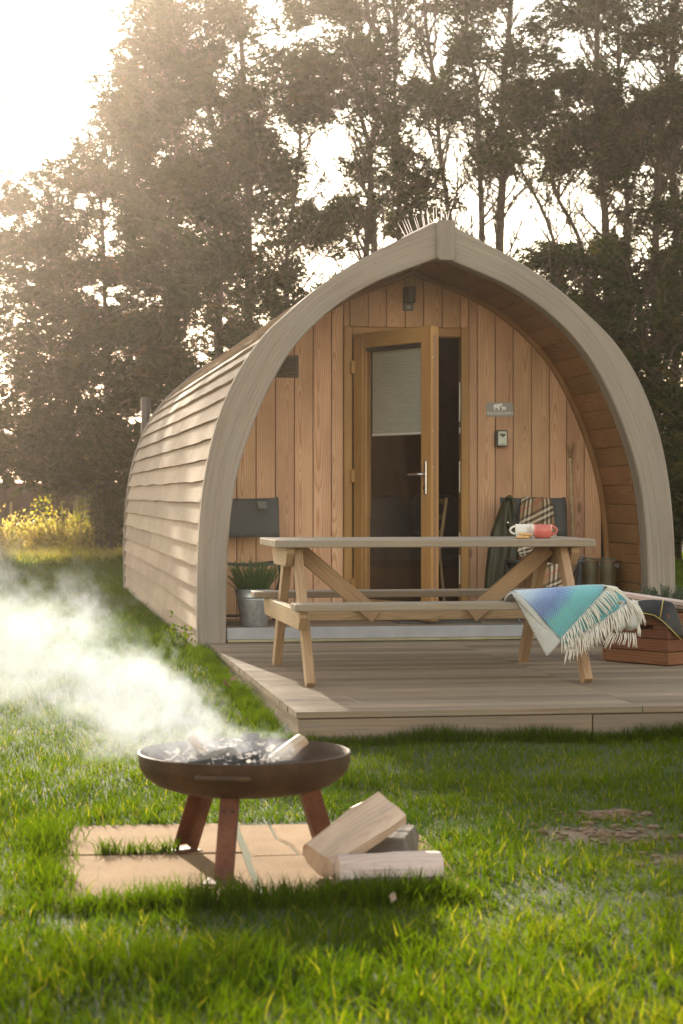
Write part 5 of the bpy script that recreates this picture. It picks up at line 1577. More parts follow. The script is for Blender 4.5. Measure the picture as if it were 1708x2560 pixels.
# white ash flakes and curled bark in the fire
C_, D_ = [], []
for i in range(480):
    a = random.uniform(0, 2 * PI); r = 0.2 * math.sqrt(random.random())
    C_.append((FPX - 0.04 + r * math.cos(a), FPY + r * math.sin(a) * 0.9, 0.160 - 0.05 * (r / 0.24) ** 2 + 0.075 * random.random() ** 1.5)); D_.append((random.gauss(0, 1), random.gauss(0, 1), random.gauss(0, 0.6)))
lm_ = leaves_mesh('ash_flakes', np.array(C_), np.array(D_), rng.uniform(0.008, 0.038, 480) , rng.uniform(0.004, 0.014, 480), rng.uniform(0, 1, 480), leafmat('ash_flake', (0.30, 0.27, 0.25), (0.55, 0.52, 0.49), (0.70, 0.67, 0.63), 0.3, 0.9, (1, 1, 1, 1)), None, 'stuff')
tag(lm_, 'white flakes of ash and curled bark on the fire', 'ash flakes')

# spare logs beside the pit
G = 'split logs beside the fire pit'
big = [(-0.075, -0.038), (0.070, -0.044), (0.082, -0.005), (0.060, 0.034), (0.0, 0.046), (-0.072, 0.040)]
def oriented(a, nrm):
    a = Vector(a).normalized(); n_ = Vector(nrm); n_ = (n_ - a * n_.dot(a)).normalized()
    c = n_.cross(a)                           # columns: across, normal, along
    return Matrix((c, n_, a)).transposed().to_euler()
splitlog('split_log', 0.30, [(-0.064, 0.028), (-0.03, 0.036), (0.01, 0.033), (0.052, 0.038), (0.068, 0.012), (0.064, -0.012), (0.040, -0.036), (0.0, -0.048), (-0.045, -0.036), (-0.068, -0.004)], M['split'], {5, 6, 7},
         (0.985, 5.862, -0.030), oriented((0.235, 0.13, 0.125), (-0.2, -0.66, 0.72)), 'biggest pale split log leaning up on the other logs by the fire pit', G, 'firewood', seed=11, jig=0.013)
splitlog('split_log', 0.30, [(-0.042, 0.030), (-0.022, 0.042), (0.0, 0.043), (0.022, 0.042), (0.038, 0.026), (0.043, 0.0), (0.030, -0.036), (-0.02, -0.043), (-0.045, -0.02), (-0.046, 0.01)], M['splitpink'], {5},
         (1.055, 5.672, -0.098), oriented((0.30, -0.005, 0.004), (0, -0.75, 0.66)), 'pinkish split log lying on the slabs in front of the leaning log', G, 'firewood', seed=12, jig=0.012)
splitlog('split_log', 0.28, [(-0.060, 0.0), (-0.02, 0.052), (0.05, 0.050), (0.064, 0.005), (0.03, -0.050), (-0.04, -0.048)], M['bark'], {0, 1, 2, 3, 4, 5},
         (1.055, 5.985, -0.088), oriented((0.75, -0.62, 0.03), (-0.3, -0.3, 0.9)), 'dark grey log lying underneath the leaning pale log', G, 'firewood', seed=13, jig=0.012)
# fallen leaves
for i, (x, y, rz, s) in enumerate(((1.17, 11.0, 40, 0.05), (1.10, 10.75, 120, 0.06), (0.98, 5.23, 70, 0.034))):
    z = float(gz(x, y)) + 0.055
    P = [[Vector((s * (j / 4 - 0.5), s * 0.62 * (k / 3 - 0.5) * math.sin(PI * (j + 0.35) / 4.7), 0.25 * s * abs(k / 3 - 0.5) * 2 + 0.12 * s * math.sin(j * 1.9))) for k in range(4)] for j in range(5)]
    bmm = grid_mesh(P)
    o = finish('fallen_leaf', bmm, plain('dead_leaf_%d' % i, ((0.36, 0.22, 0.13), (0.20, 0.10, 0.06), (0.30, 0.21, 0.14))[i], 0.8), None, (x, y, z), (R(25), R(-30), R(rz)), smooth=True, uv=False)
    s_ = o.modifiers.new('thickness', 'SOLIDIFY'); s_.thickness = 0.001
    tag(o, ('curled pale brown fallen leaf in the grass left of the deck', 'dark brown fallen leaf in the grass nearer the cabin flank', 'pale fallen leaf in the shaded grass in front of the logs')[i], 'leaf', 'fallen leaves on the lawn')

# ------------------------------------------------------------------ smoke drifting off the fire
S0 = Vector((0.70, 6.06, 0.17)); S1 = Vector((-0.28, 6.26, 0.70))
ax = (S1 - S0); SL = ax.length; ax.normalize()
m = bpy.data.materials.new('wood_smoke'); m.use_nodes = True
nt = m.node_tree
for n_ in list(nt.nodes): nt.nodes.remove(n_)
out = nt.nodes.new('ShaderNodeOutputMaterial')
tc = nd(nt, 'ShaderNodeTexCoord').outputs['Object']
spx = nd(nt, 'ShaderNodeSeparateXYZ', {0: tc})
warp = nd(nt, 'ShaderNodeTexNoise', {'Vector': tc, 'Scale': 4.2, 'Detail': 4.0, 'Roughness': 0.62})
wv = nd(nt, 'ShaderNodeVectorMath', {0: warp.outputs['Color'], 1: (0.5, 0.5, 0.5)}, operation='SUBTRACT').outputs[0]
wv = nd(nt, 'ShaderNodeVectorMath', {0: wv, 'Scale': 0.62}, operation='SCALE').outputs[0]
pw_ = nd(nt, 'ShaderNodeVectorMath', {0: tc, 1: wv}, operation='ADD').outputs[0]
sq = nd(nt, 'ShaderNodeSeparateXYZ', {0: pw_})
sx = sq.outputs[0]
rad2 = mth(nt, 'SQRT', mth(nt, 'ADD', mth(nt, 'MULTIPLY', sq.outputs[1], sq.outputs[1]), mth(nt, 'MULTIPLY', sq.outputs[2], sq.outputs[2])))
Rr = mth(nt, 'ADD', 0.15, mth(nt, 'MULTIPLY', nd(nt, 'ShaderNodeClamp', {0: sx}).outputs[0], 0.22))
body = nd(nt, 'ShaderNodeClamp', {0: mth(nt, 'SUBTRACT', 1.0, mth(nt, 'DIVIDE', rad2, Rr))}).outputs[0]
fine = noise_t(nt, pw_, 6.5, 6, 0.68)
puff = nd(nt, 'ShaderNodeClamp', {0: mth(nt, 'MULTIPLY', mth(nt, 'SUBTRACT', mth(nt, 'ADD', fine, mth(nt, 'MULTIPLY', body, 0.25)), 0.565), 9.0)}).outputs[0]
ends = mth(nt, 'MULTIPLY', nd(nt, 'ShaderNodeMapRange', {0: spx.outputs[0], 1: -0.14, 2: 0.02, 3: 0.0, 4: 1.0}).outputs[0], nd(nt, 'ShaderNodeMapRange', {0: spx.outputs[0], 1: 0.42, 2: 1.25, 3: 1.0, 4: 0.0}).outputs[0])
soft = mth(nt, 'MULTIPLY', body, mth(nt, 'MULTIPLY', puff, ends))
pos = nd(nt, 'ShaderNodeSeparateXYZ', {0: nd(nt, 'ShaderNodeNewGeometry').outputs['Position']})
over = mth(nt, 'MAXIMUM', nd(nt, 'ShaderNodeMapRange', {0: pos.outputs[2], 1: 0.11, 2: 0.20}).outputs[0], nd(nt, 'ShaderNodeMapRange', {0: spx.outputs[0], 1: 0.36, 2: 0.6}).outputs[0])
dens = mth(nt, 'MULTIPLY', mth(nt, 'MULTIPLY', soft, over), 7.0)
pv = nd(nt, 'ShaderNodeVolumePrincipled', {'Color': (0.76, 0.80, 0.87, 1), 'Density': dens, 'Anisotropy': 0.1})
pv.inputs['Density Attribute'].default_value = ''
nt.links.new(pv.outputs[0], out.inputs['Volume'])
M['smoke'] = m
m.cycles.volume_step_rate = 0.28
smr = ax.to_track_quat('X', 'Z').to_euler()
bmm = bmesh.new()
bmesh.ops.create_cube(bmm, size=1.0)
for v in bmm.verts: v.co = Vector(((v.co.x + 0.5) * 1.46 - 0.16, v.co.y * 1.1, v.co.z * 1.1))
sm = finish('smoke', bmm, m, None, S0, smr, uv=False)
tag(sm, 'pale wood smoke drifting left from the fire pit', 'smoke', None, 'stuff')

# ------------------------------------------------------------------ trees behind the cabin
def treepos(lat, z, dD=0.0): return fwd(lat, 33.0 + dD, z)
TR = {
 'a': ([(2.6, -0.09), (2.63, 3.21), (2.61, 5.19), (2.67, 6.38), (2.65, 7.5), (2.75, 8.49), (2.84, 9.9)], .085, 0.0, 'thickest straight conifer trunk just right of the cabin ridge'),
 'b': ([(2.38, -0.09), (2.36, 4.53), (2.34, 5.98), (2.28, 7.17), (2.27, 7.9), (2.15, 8.29), (2.1, 8.89), (2.09, 9.8)], .06, 0.5, 'slim conifer close against the left of the thickest trunk'),
 'c': ([(4.4, -0.09), (4.34, 5.06), (4.26, 5.98), (4.2, 7.17), (4.18, 7.96), (4.2, 8.75), (4.23, 9.9)], .078, -0.2, 'straight conifer with bare upper trunk above the right of the arch'),
 'd': ([(4.86, -0.09), (4.82, 5.06), (4.76, 6.51), (4.67, 7.7), (4.65, 8.36), (4.67, 9.7)], .05, 0.6, 'slender wavy conifer between two larger ones at the upper right'),
 'e': ([(5.09, -0.09), (5.12, 4.93), (5.19, 6.51), (5.29, 7.43), (5.42, 8.36), (5.52, 9.9)], .07, -0.4, 'conifer leaning to the right near the right edge of the wood'),
 'f': ([(5.58, -0.09), (5.58, 5.19), (5.52, 7.17), (5.62, 9.9)], .06, 0.4, 'straight conifer at the far right edge of the view'),
 'g': ([(0.88, -0.09), (0.96, 5.19), (0.93, 6.38), (0.88, 7.5), (0.9, 8.36), (0.83, 9.8)], .05, 0.3, 'thin upright conifer above the left slope of the cabin roof'),
 'h': ([(0.57, -0.09), (0.53, 5.19), (0.45, 6.38), (0.7, 7.7), (0.67, 8.36), (0.4, 8.89), (0.3, 9.7)], .062, -0.4, 'conifer with a snaking bent trunk above the left roof slope'),
 'i': ([(1.69, -0.09), (1.82, 5.06), (1.66, 6.64), (1.57, 7.9), (1.48, 8.42), (1.43, 8.75), (1.36, 9.8)], .05, 0.6, 'left leaning slim conifer left of the ridge spikes'),
 'j': ([(-1.51, -0.09), (-1.54, 5.85), (-1.56, 6.64), (-1.6, 7.5), (-1.64, 8.16), (-1.71, 9.7)], .072, 0.0, 'straight conifer standing clear against white sky left of centre'),
 'k': ([(-1.94, -0.09), (-2.04, 5.85), (-2.16, 7.24), (-2.47, 8.03), (-2.7, 8.69), (-2.86, 9.5)], .062, -0.3, 'conifer curving away to the left beside the clear straight trunk'),
 'l': ([(-0.92, -0.09), (-0.92, 4.86), (-0.75, 6.18), (-0.62, 8.2)], .045, 0.5, 'thin short conifer right of the straight trunk left of centre'),
 'm': ([(0.04, -0.09), (0.47, 5.98), (0.34, 7.17), (0.17, 8.16), (0.11, 9.5)], .06, 0.2, 'broad conifer with layered dark sprays in the middle of the wood'),
 'n': ([(-3.0, -0.09), (-2.8, 4.53), (-2.73, 6.91), (-3.0, 8.16), (-3.46, 8.9)], .06, 0.3, 'sparse topped conifer in the sun glare at the upper left'),
 'o': ([(-3.99, -0.09), (-4.05, 4.53), (-4.12, 6.38), (-3.99, 7.3)], .045, 1.2, 'shorter dense conifer below the open bright corner of sky'),
 'p': ([(-4.84, -0.09), (-4.91, 4.53), (-5.04, 6.3)], .035, 1.2, 'low conifer above the board fence at the left edge'),
 'q': ([(4.13, -0.09), (4.07, 4.53), (3.87, 5.45), (3.54, 6.1), (3.5, 6.9)], .05, 0.4, 'conifer bending left across the bright gap above the arch'),
 'r': ([(3.6, -0.09), (3.54, 3.87), (3.5, 4.93), (3.31, 5.59), (2.94, 6.3)], .045, -0.3, 'forked low conifer behind the right slope of the arch'),
 's': ([(6.24, -0.09), (6.21, 5.19), (6.31, 7.83), (6.28, 9.9)], .07, 0.0, 'dense conifer just outside the right edge'),
 't': ([(7.1, -0.09), (7.07, 5.19), (7.17, 7.83), (7.13, 9.9)], .07, 0.4, 'last conifer at the right end of the row'),
 'u': ([(-6.03, -0.09), (-6.0, 3.0), (-6.1, 4.6)], .06, 0.0, 'stunted conifer at the left end of the row'),
}
BLOBS = [(3.14, 7.5, 0.59, 0.4, 0.8), (3.8, 7.24, 0.73, 0.59, 1), (4.53, 6.97, 0.86, 0.73, 1), (3.47, 6.64, 0.79, 0.4, 1), (5.19, 7.3, 0.53, 0.53, 0.8), (4.66, 6.18, 0.86, 0.53, 0.8), (5.45, 6.38, 0.4, 0.79, 0.9), (5.06, 5.45, 0.66, 0.4, 0.6), (3.93, 4.66, 0.92, 0.46, 0.8), (4.66, 4.4, 0.99, 0.73, 1), (5.25, 3.87, 0.79, 1.65, 1), (5.52, 2.22, 0.53, 1.32, 1), (4.66, 2.88, 0.79, 1.65, 1), (3.47, 4.93, 0.53, 0.26, 0.5), (2.42, 6.97, 0.59, 0.53, 0.9), (1.82, 7.5, 0.59, 0.33, 0.8), (1.49, 6.05, 0.59, 0.33, 0.9), (1.95, 5.85, 0.46, 0.33, 0.7), (2.68, 6.51, 0.4, 0.4, 0.8), (0.96, 6.97, 0.59, 0.79, 0.8), (0.5, 6.18, 0.79, 0.66, 0.8), (1.23, 7.57, 0.46, 0.26, 0.7), (2.22, 5.19, 0.4, 0.26, 0.5), (0.9, 8.95, 0.4, 0.26, 0.7), (1.36, 8.56, 0.33, 0.2, 0.7), (2.15, 8.75, 0.33, 0.4, 0.6), (2.88, 8.89, 0.4, 0.26, 0.6), (3.74, 8.95, 0.46, 0.26, 0.5), (4.13, 8.42, 0.4, 0.33, 0.5), (4.66, 8.56, 0.33, 0.4, 0.6), (5.19, 8.42, 0.46, 0.46, 0.7), (5.52, 8.75, 0.26, 0.4, 0.6), (1.62, 9.15, 0.53, 0.26, 0.6), (3.27, 8.16, 0.4, 0.26, 0.4), (-0.03, 8.75, 0.59, 0.4, 0.7), (-0.49, 8.16, 0.53, 0.33, 0.6), (-0.03, 7.63, 0.73, 0.4, 0.8), (-0.75, 7.43, 0.59, 0.4, 0.7), (-1.15, 8.75, 0.46, 0.33, 0.5), (-1.68, 8.95, 0.4, 0.33, 0.6), (0.17, 8.29, 0.4, 0.33, 0.6), (-2.47, 7.63, 0.59, 0.59, 0.7), (-3.13, 7.17, 0.73, 0.73, 0.9), (-3.66, 7.96, 0.53, 0.53, 0.6), (-3.79, 6.64, 0.79, 0.66, 0.9), (-1.94, 6.64, 0.73, 0.53, 0.9), (-1.28, 6.31, 0.73, 0.53, 0.9), (-2.67, 5.98, 1.06, 0.73, 1), (-3.99, 5.72, 0.99, 0.73, 1), (-4.98, 6.38, 0.73, 0.53, 0.7), (-5.11, 5.45, 0.79, 0.79, 0.9), (-1.68, 5.45, 0.92, 0.66, 1), (-0.69, 5.72, 0.79, 0.53, 0.9), (-0.03, 5.32, 0.66, 0.4, 0.9), (0.63, 5.45, 0.66, 0.4, 0.9), (1.29, 5.45, 0.53, 0.26, 0.6), (-3.0, 4.86, 1.32, 0.66, 1), (-4.32, 4.66, 1.19, 0.59, 0.85), (-5.24, 4.4, 0.79, 0.46, 0.7), (-4.98, 3.54, 1.06, 0.59, 0.9), (-3.66, 3.67, 1.19, 0.79, 1), (-2.34, 3.87, 1.19, 0.79, 1), (-1.35, 4.53, 0.99, 0.53, 1), (-4.84, 2.68, 1.06, 0.73, 1), (-3.66, 2.55, 1.19, 0.73, 1), (-2.67, 2.88, 0.99, 0.79, 1), (-5.24, 1.89, 0.79, 0.4, 0.9), (-4.32, 1.76, 0.79, 0.4, 0.8), (-3.66, 1.56, 0.46, 0.53, 0.8), (6.57, 7.17, 1.19, 0.99, 0.8), (6.57, 4.53, 1.19, 1.32, 1), (6.57, 2.22, 1.32, 1.32, 1), (0.3, 3.87, 1.98, 0.66, 1), (0.96, 2.88, 2.64, 0.99, 1), (2.28, 3.87, 1.98, 0.99, 1), (-6.16, 3.6, 0.6, 0.8, 0.7), (-6.03, 2.22, 0.79, 0.79, 0.9), (-2.1, 8.7, 0.7, 0.4, 0.6), (-2.9, 8.3, 0.5, 0.5, 0.6), (-1.2, 8.0, 0.5, 0.3, 0.6), (-1.6, 7.6, 0.4, 0.3, 0.6), (0.6, 8.0, 0.5, 0.3, 0.6), (1.9, 8.2, 0.5, 0.3, 0.6), (2.8, 8.1, 0.5, 0.25, 0.6), (3.4, 8.8, 0.5, 0.3, 0.6), (4.9, 9.1, 0.6, 0.3, 0.7), (0.3, 9.2, 0.6, 0.3, 0.7), (-0.9, 9.2, 0.7, 0.3, 0.6), (2.5, 9.3, 0.6, 0.3, 0.7), (4.2, 9.3, 0.6, 0.3, 0.6), (-3.3, 9.0, 0.5, 0.3, 0.45), (-5.7, 5.1, 0.6, 0.8, 0.9), (-5.8, 4.0, 0.7, 0.7, 0.95), (-5.9, 2.8, 0.8, 0.8, 1), (-5.45, 5.9, 0.45, 0.45, 0.8), (5.7, 0.9, 0.6, 0.9, 1), (5.0, 0.8, 0.8, 0.9, 1), (6.6, 0.8, 1.3, 0.9, 1), (-5.3, 1.5, 0.9, 0.3, 0.95), (-4.3, 1.45, 0.7, 0.4, 0.95), (-3.6, 0.9, 0.5, 0.7, 0.95), (-6.3, 1.5, 0.8, 0.35, 0.9), (3.5, 1.2, 2.0, 1.2, 1), (0.5, 1.2, 3.0, 1.2, 1), (-2.5, 1.2, 1.0, 1.2, 1)]
BA = np.array(BLOBS)
def density(lat, z):
    d = np.exp(-(((lat[:, None] - BA[None, :, 0]) / BA[None, :, 2]) ** 2 + ((z[:, None] - BA[None, :, 1]) / BA[None, :, 3]) ** 2) * 1.15) * BA[None, :, 4]
    return 1 - np.prod(1 - np.clip(d, 0, 0.97), axis=1)
keys = list(TR)
def trunk_lat(k, z):
    p = TR[k][0]
    return np.interp(z, [q[1] for q in p], [q[0] for q in p], right=p[-1][0])
roots = {}
GT = 'row of conifers behind the cabin'
for k in keys:
    p, r0, dD, lb = TR[k]
    g0 = treepos(p[0][0], 0, dD)
    roots[k] = empty('conifer_tree', (g0.x, g0.y, float(gz(g0.x, g0.y))), lb, 'tree', GT)
# clump centres
NCL = 6300
lat = rng.uniform(-6.9, 7.9, 60000); z = rng.uniform(0.25, 9.8, 60000)
lay = np.array([0.25 + 0.9 * n3(a * 1.1, 3.0, b_ * 2.6) + 0.35 * n3(a * 3.1, 9.0, b_ * 5.5) for a, b_ in zip(lat, z)])
dn = density(lat, z)
low = sstep((2.6 - z) / 1.4)
lay = lay * (1 - low) + 0.8 * low
hi_ = sstep((z - 6.2) / 1.2)
dn = dn * (0.56 + 0.74 * np.clip(lay, -0.7, 1.2)) + 0.05 * hi_ * (lay > 0.1)
acc_ = rng.uniform(size=len(lat)) < np.clip((dn - 0.44 + 0.10 * hi_ + 0.10 * hi_ * (lat < -0.3)) * 2.4, 0, 1)
lat, z = lat[acc_][:NCL], z[acc_][:NCL]
own = np.array([min(range(len(keys)), key=lambda i: abs(trunk_lat(keys[i], zz_) - la) + (0.0 if zz_ < TR[keys[i]][0][-1][1] + 0.4 else 2.5)) for la, zz_ in zip(lat, z)])
ddep = rng.normal(0, 0.55, len(lat))
print('CLUMPS', len(lat))
def fans(c0, C, Dv, Ln, Wd, tn, bmt):
    """a bough: two to four flat feathery sprays leaving one point"""
    base = rng.uniform(0, 2 * PI)
    tb_ = rng.uniform(0.05, 0.62)
    for q in range(rng.integers(2, 5)):
        a = base + rng.normal(0, 0.9)
        el = rng.uniform(-0.15, 0.75)
        d = np.array([math.cos(a) * math.cos(el), math.sin(a) * math.cos(el), math.sin(el)])
        sd = np.cross(d, [0, 0, 1.0]) + rng.normal(0, 0.25, 3)
        sd /= np.linalg.norm(sd)
        L = rng.uniform(0.30, 0.72)
        o = c0 + rng.normal(0, 0.10, 3) - d * L * 0.35
        n = int(22 + 34 * L)
        s_ = rng.uniform(0.08, 1.0, n)
        w = rng.uniform(-1, 1, n)
        wid = 0.36 * L * (1.05 - s_) ** 0.7
        droop = np.stack([0 * s_, 0 * s_, 0.10 * np.sin(s_ * 3.0) - 0.16 * L * np.abs(w)], 1)
        C.append(o + d * (s_ * L)[:, None] + sd * (w * wid)[:, None] + droop + rng.normal(0, 0.022, (n, 3)))
        Dv.append(d * (0.9 + 0.3 * s_)[:, None] + sd * (np.sign(w) * 0.75)[:, None] + rng.normal(0, 0.22, (n, 3)))
        Ln.append(rng.uniform(0.07, 0.16, n)); Wd.append(rng.uniform(0.020, 0.044, n))
        tn.append(np.clip(rng.normal(tb_ + 0.12 * rng.normal() + 0.22 * (rng.uniform() < 0.1), 0.10, n), 0, 1))
        if q < 1:
            m_ = o + d * L * 0.5 + np.array([0, 0, 0.05])
            bm_tube([Vector(o - d * 0.25 * L), Vector(m_), Vector(o + d * L * 0.97)], [0.008, 0.006, 0.002], 3, bmt, cap=False)
for ki, k in enumerate(keys):
    p, r0, dD, lb = TR[k]
    rt = roots[k]
    rs = random.Random(ki * 17 + 3)
    bmm = bmesh.new()
    cv = resample(catmull([(a, b_) for a, b_ in p], 6), 22)[0]
    zt = p[-1][1]
    wob = lambda z_: 0.12 * n3(z_ * 0.5, ki * 3.3)
    pts = [treepos(q.x, q.y, dD + wob(q.y)) for q in cv]
    bm_tube(pts, [1.25 * r0 * (1.25 if i == 0 else 1) * (1 - 0.72 * i / 21) + 0.008 for i in range(22)], 9, bmm)
    # ascending limbs with fine dead twigs
    zb = 1.3
    tips = []
    while zb < zt - 0.3:
        f = zb / zt
        zb += rs.uniform(0.08, 0.19) * (1.0 if zb < 5.5 else 0.7)
        i = min(20, int(f * 21))
        base = pts[i].lerp(pts[i + 1], f * 21 - i)
        a = rs.uniform(0, 2 * PI); el = R(rs.uniform(22, 58))
        L = rs.uniform(0.5, 1.75) * (1.05 - 0.3 * f)
        d = Vector((math.cos(a) * math.cos(el), math.sin(a) * math.cos(el), math.sin(el)))
        q = [base]
        dd = d.copy()
        ns = 5
        for s_ in range(ns):
            dd = (dd + Vector((rs.gauss(0, .13), rs.gauss(0, .13), rs.uniform(-0.02, .22)))).normalized()
            q.append(q[-1] + dd * L / ns)
        rb = rs.uniform(0.016, 0.032) * (1.15 - 0.6 * f)
        bm_tube(q, [rb * (1 - 0.8 * s_ / ns) + 0.002 for s_ in range(ns + 1)], 4, bmm, cap=False)
        tips += q[2:]
        for tw in range(rs.randint(5, 9)):
            s_ = rs.uniform(0.2, 0.95) * ns
            b0 = q[int(s_)].lerp(q[min(ns, int(s_) + 1)], s_ - int(s_))
            td = (dd + Vector((rs.gauss(0, .55), rs.gauss(0, .55), rs.gauss(0.25, .4)))).normalized()
            tl = rs.uniform(0.25, 0.75)
            e1 = b0 + td * tl * 0.5; td2 = (td + Vector((rs.gauss(0, .3), rs.gauss(0, .3), 0.2))).normalized()
            bm_tube([b0, e1, e1 + td2 * tl * 0.5], [0.0095, 0.0075, 0.004], 3, bmm, cap=False)
    finish('trunk', bmm, M['twig'], rt, uv=False, smooth=True)
    sel = np.where(own == ki)[0]
    bmt = bmesh.new()
    C, Dv, Ln, Wd, tn = [], [], [], [], []
    for ci in sel:
        fans(np.array(treepos(lat[ci], z[ci], dD + ddep[ci])), C, Dv, Ln, Wd, tn, bmt)
    finish('sprig', bmt, M['twig'], rt, uv=False, kind='stuff')
    # finer sprays along the limbs themselves
    if len(tips):
        T_ = np.array(tips)
        s_ = rng.integers(0, len(T_), len(T_) * 2)
        C.append(T_[s_] + rng.normal(0, 0.06, (len(s_), 3))); Dv.append(rng.normal(0, 1, (len(s_), 3)) + [0, 0, 0.4])
        Ln.append(rng.uniform(0.05, 0.12, len(s_))); Wd.append(rng.uniform(0.012, 0.03, len(s_))); tn.append(rng.uniform(0.2, 0.9, len(s_)))
    C = np.concatenate(C); Dv = np.concatenate(Dv)
    leaves_mesh('crown', C, Dv, np.concatenate(Ln), np.concatenate(Wd), np.concatenate(tn), M['conifer'], rt)

# unseen taller conifer, placed so its sparse crown dapples the flank and front lawn
g0 = fwd(-8.7, 45.0)
vt = empty('conifer_tree', (g0.x, g0.y, -0.1), 'unseen tall sparse conifer placed behind the row for dappled shade', 'tree', GT)
bmm = bmesh.new()
bm_tube([fwd(-8.7, 45, -0.1), fwd(-8.75, 45, 5), fwd(-8.65, 45, 10), fwd(-8.7, 45, 15.2)], [0.19, 0.15, 0.10, 0.02], 9, bmm)
for i in range(60):
    zz_ = rng.uniform(5, 14.8); a = rng.uniform(0, 2 * PI); L = rng.uniform(0.5, 1.3) * (1.15 - 0.04 * zz_)
    b0 = fwd(-8.7, 45, zz_)
    bm_tube([b0, b0 + Vector((math.cos(a) * L * 0.5, math.sin(a) * L * 0.5, 0.25 * L)), b0 + Vector((math.cos(a) * L, math.sin(a) * L, 0.6 * L))], [0.03, 0.02, 0.006], 4, bmm, cap=False)
finish('trunk', bmm, M['twig'], vt, uv=False, smooth=True)
bmt = bmesh.new()
C, Dv, Ln, Wd, tn = [], [], [], [], []
for i in range(230):
    zz_ = rng.uniform(8.6, 15.0)
    if n3(zz_ * 0.9, i * 0.11, 2) < -0.18: continue
    fans(np.array(fwd(-8.55 + rng.normal(0, 0.42), 45 + rng.normal(0, 0.5), zz_)), C, Dv, Ln, Wd, tn, bmt)
finish('sprig', bmt, M['twig'], vt, uv=False, kind='stuff')
leaves_mesh('crown', np.concatenate(C), np.concatenate(Dv), np.concatenate(Ln), np.concatenate(Wd), np.concatenate(tn), M['conifer'], vt)

# ------------------------------------------------------------------ fence, panel, posts and undergrowth at the back left
fn = empty('board_fence', fwd(-5.9, 38.2, -0.1), 'dark brown vertical board fence behind the shrubs at the back left', 'fence')
for i in range(52):
    la = -8.1 + i * 0.076
    p0 = fwd(la, 38.2 + 0.02 * (i % 2))
    h = 1.27 + 0.015 * n3(i, 3)
    o = finish('fence_board', bm_box(0.079, 0.018, h + 0.1, 0.002), M['fence'], fn, (p0.x, p0.y, h / 2 - 0.1), (0, 0, -YAW), axis=2)
for z_ in (0.25, 1.05):
    p0 = fwd(-6.1, 38.24); 
    finish('fence_rail', bm_box(4.0, 0.03, 0.07, 0.003), M['fence'], fn, (p0.x, p0.y, z_), (0, 0, -YAW), axis=0)
pn = empty('pale_panel', fwd(-4.72, 36.6, -0.1), 'weathered pale timber panel half hidden by bushes near the cabin', 'panel')
for i in range(3):
    p0 = fwd(-4.86 + i * 0.10, 36.6)
    finish('panel_board', bm_box(0.096, 0.02, 1.15, 0.003), M['panel'], pn, (p0.x, p0.y, 0.42), (0, 0, -YAW), axis=2)
for la, D, h, r, lb in ((-5.98, 36.2, 0.86, 0.026, 'thin wooden stake in front of the board fence'), (-5.10, 36.2, 0.82, 0.042, 'thicker wooden post left of the pale panel')):
    p0 = fwd(la, D)
    o = finish('wooden_post', bm_lathe([(0, -0.1), (r, -0.1), (r, h - 0.01), (r * 0.8, h), (0, h)], 12), M['table'], None, (p0.x, p0.y, 0), smooth=False)
    tag(o, lb, 'post', 'posts by the fence')
def bush(name, la, D, rx, rz, n, mat, label, cat, group, lf=0.075, zb=-0.1, tw=24, ry=None, tall=0.5):
    c = fwd(la, D)
    t = empty(name, (c.x, c.y, zb), label, cat, group)
    ry = ry or rx * 0.8
    u = rng.normal(0, 1, (n, 3)); u /= np.linalg.norm(u, axis=1, keepdims=True)
    r = rng.uniform(0.35, 1.05, n) ** 0.6
    lump = 0.72 + 0.45 * vnoise(u[:, 0] * 2 + la, u[:, 2] * 2, 2.3, la) + 0.15 * rng.normal(0, 1, n) ** 2 * 0.4
    C = np.stack([u[:, 0] * rx, u[:, 1] * ry, np.abs(u[:, 2]) * rz], 1) * (r * lump)[:, None] + np.array([c.x, c.y, zb + 0.03])
    Dv = rng.normal(0, 1, (n, 3)) + u * 0.6 + [0, 0, tall]
    leaves_mesh('foliage', C, Dv, rng.uniform(0.5, 1.2, n) * lf, rng.uniform(0.3, 0.6, n) * lf, np.clip(rng.normal(0.45, 0.25, n), 0, 1), M[mat], t)
    bmm = bmesh.new()
    for i in range(tw):
        a = random.uniform(0, 2 * PI); q = random.uniform(0.2, 0.9)
        b0 = Vector((c.x + 0.3 * rx * math.cos(a), c.y + 0.3 * ry * math.sin(a), zb))
        e = Vector((c.x + rx * q * math.cos(a), c.y + ry * q * math.sin(a), zb + rz * random.uniform(0.5, 1.2)))
        mid = b0.lerp(e, 0.5) + Vector((random.uniform(-.05, .05), random.uniform(-.05, .05), 0.12 * rz))
        bm_tube([b0, mid, e], [0.007, 0.005, 0.002], 4, bmm, cap=False)
    finish('stems', bmm, M['twig'], t, uv=False)
    return t
GB = 'bramble bushes along the back of the lawn'
bush('bramble_bush', -5.35, 33.7, 0.62, 0.72, 2600, 'bramble', 'sunlit bramble bush at the left edge under the board fence', 'bush', GB)
bush('bramble_bush', -4.68, 33.6, 0.55, 0.70, 2400, 'bramble', 'broad sunlit bramble bush in front of the thicker post', 'bush', GB)
bush('bramble_bush', -4.2, 33.3, 0.42, 0.55, 1700, 'bramble', 'small glossy green bush beside the pale panel', 'bush', GB)
bush('bramble_bush', -6.2, 33.7, 0.7, 0.75, 2400, 'bramble', 'bramble bush beyond the left edge', 'bush', GB)
bush('sapling', -5.05, 34.4, 0.34, 1.05, 420, 'yellowleaf', 'thin yellow leaved sapling between the stake and the post', 'bush', None, 0.085, tall=0.2)
bush('sapling', -4.3, 33.9, 0.42, 1.55, 900, 'yellowleaf', 'taller yellow green shrub overhanging the pale panel', 'bush', None, 0.07, 0.0)
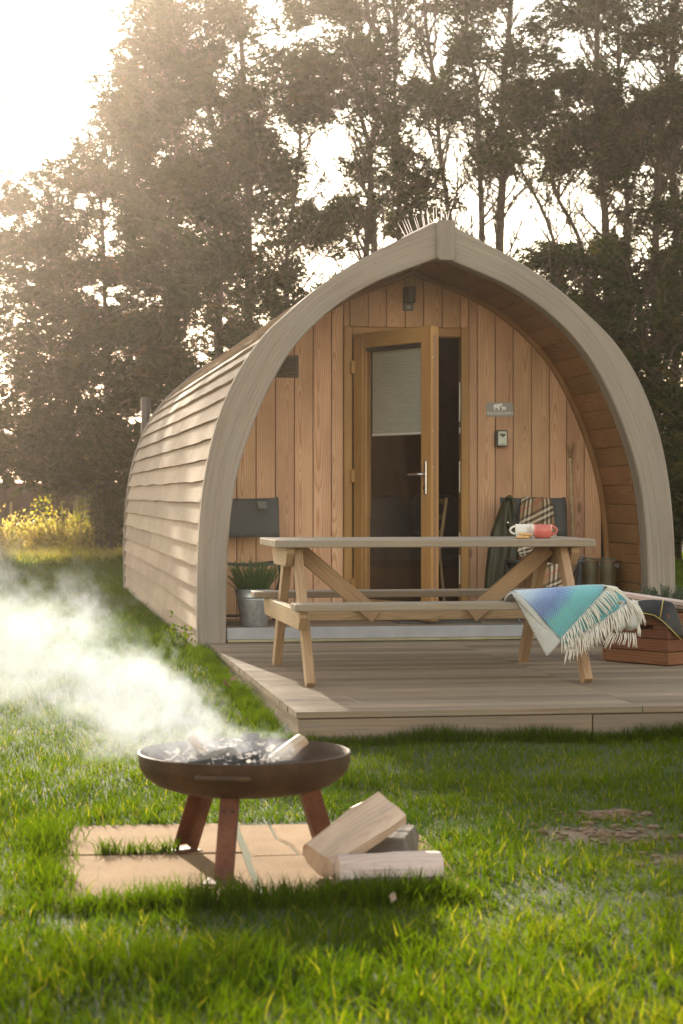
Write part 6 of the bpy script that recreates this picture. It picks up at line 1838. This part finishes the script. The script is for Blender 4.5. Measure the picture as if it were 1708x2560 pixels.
bush('twiggy_shrub', -3.95, 33.2, 0.38, 1.25, 900, 'conifer', 'bare twiggy brown shrub close to the rear arch of the cabin', 'bush', None, 0.06, tw=90)
# long pale grass in front of the bushes
n = 16000
D_ = rng.uniform(30.6, 33.8, n); la_ = rng.uniform(-7.2, -3.6, n)
x_ = math.sin(YAW) * D_ + math.cos(YAW) * la_; y_ = math.cos(YAW) * D_ - math.sin(YAW) * la_
g_ = grass('dry_grass', x_, y_, rng.uniform(0.08, 0.22, n) * (0.35 + sstep((D_ - 30.4) / 2.2)), rng.uniform(0.008, 0.015, n), np.clip(rng.normal(0.5, 0.25, n), 0, 1), rng.uniform(0.2, 0.8, n), 2, 'drygrass')
# a leafy weed against the cabin's foot
w_ = empty('weed', (1.06, 13.6, -0.06), 'small leafy weed growing against the foot of the cabin flank', 'weed')
n = 170
C = np.stack([1.06 + rng.normal(0, 0.05, n), 13.62 + rng.normal(0, 0.16, n), -0.03 + np.abs(rng.normal(0, 0.06, n))], 1)
leaves_mesh('leaves', C, rng.normal(0, 1, (n, 3)) + [0, 0, 0.5], rng.uniform(0.02, 0.05, n), rng.uniform(0.015, 0.03, n), np.clip(rng.normal(0.4, 0.2, n), 0, 1), M['grass'], w_)

# ------------------------------------------------------------------ scattering volume added to stand in for veiling lens glare
m = bpy.data.materials.new('glare_air'); m.use_nodes = True
nt = m.node_tree
for n_ in list(nt.nodes): nt.nodes.remove(n_)
out = nt.nodes.new('ShaderNodeOutputMaterial')
pv = nd(nt, 'ShaderNodeVolumePrincipled', {'Color': (1.0, 0.86, 0.76, 1), 'Density': 0.0010, 'Anisotropy': 0.93})
pv.inputs['Density Attribute'].default_value = ''
nt.links.new(pv.outputs[0], out.inputs['Volume'])
m.cycles.homogeneous_volume = True
bmm = bmesh.new()
bmesh.ops.create_cube(bmm, size=1.0)
for v in bmm.verts: v.co = Vector((v.co.x * 340, v.co.y * 520 + 170, v.co.z * 19 + 8.2))
hz = finish('glare_haze', bmm, m, None, uv=False)
hz['kind'] = 'stuff'
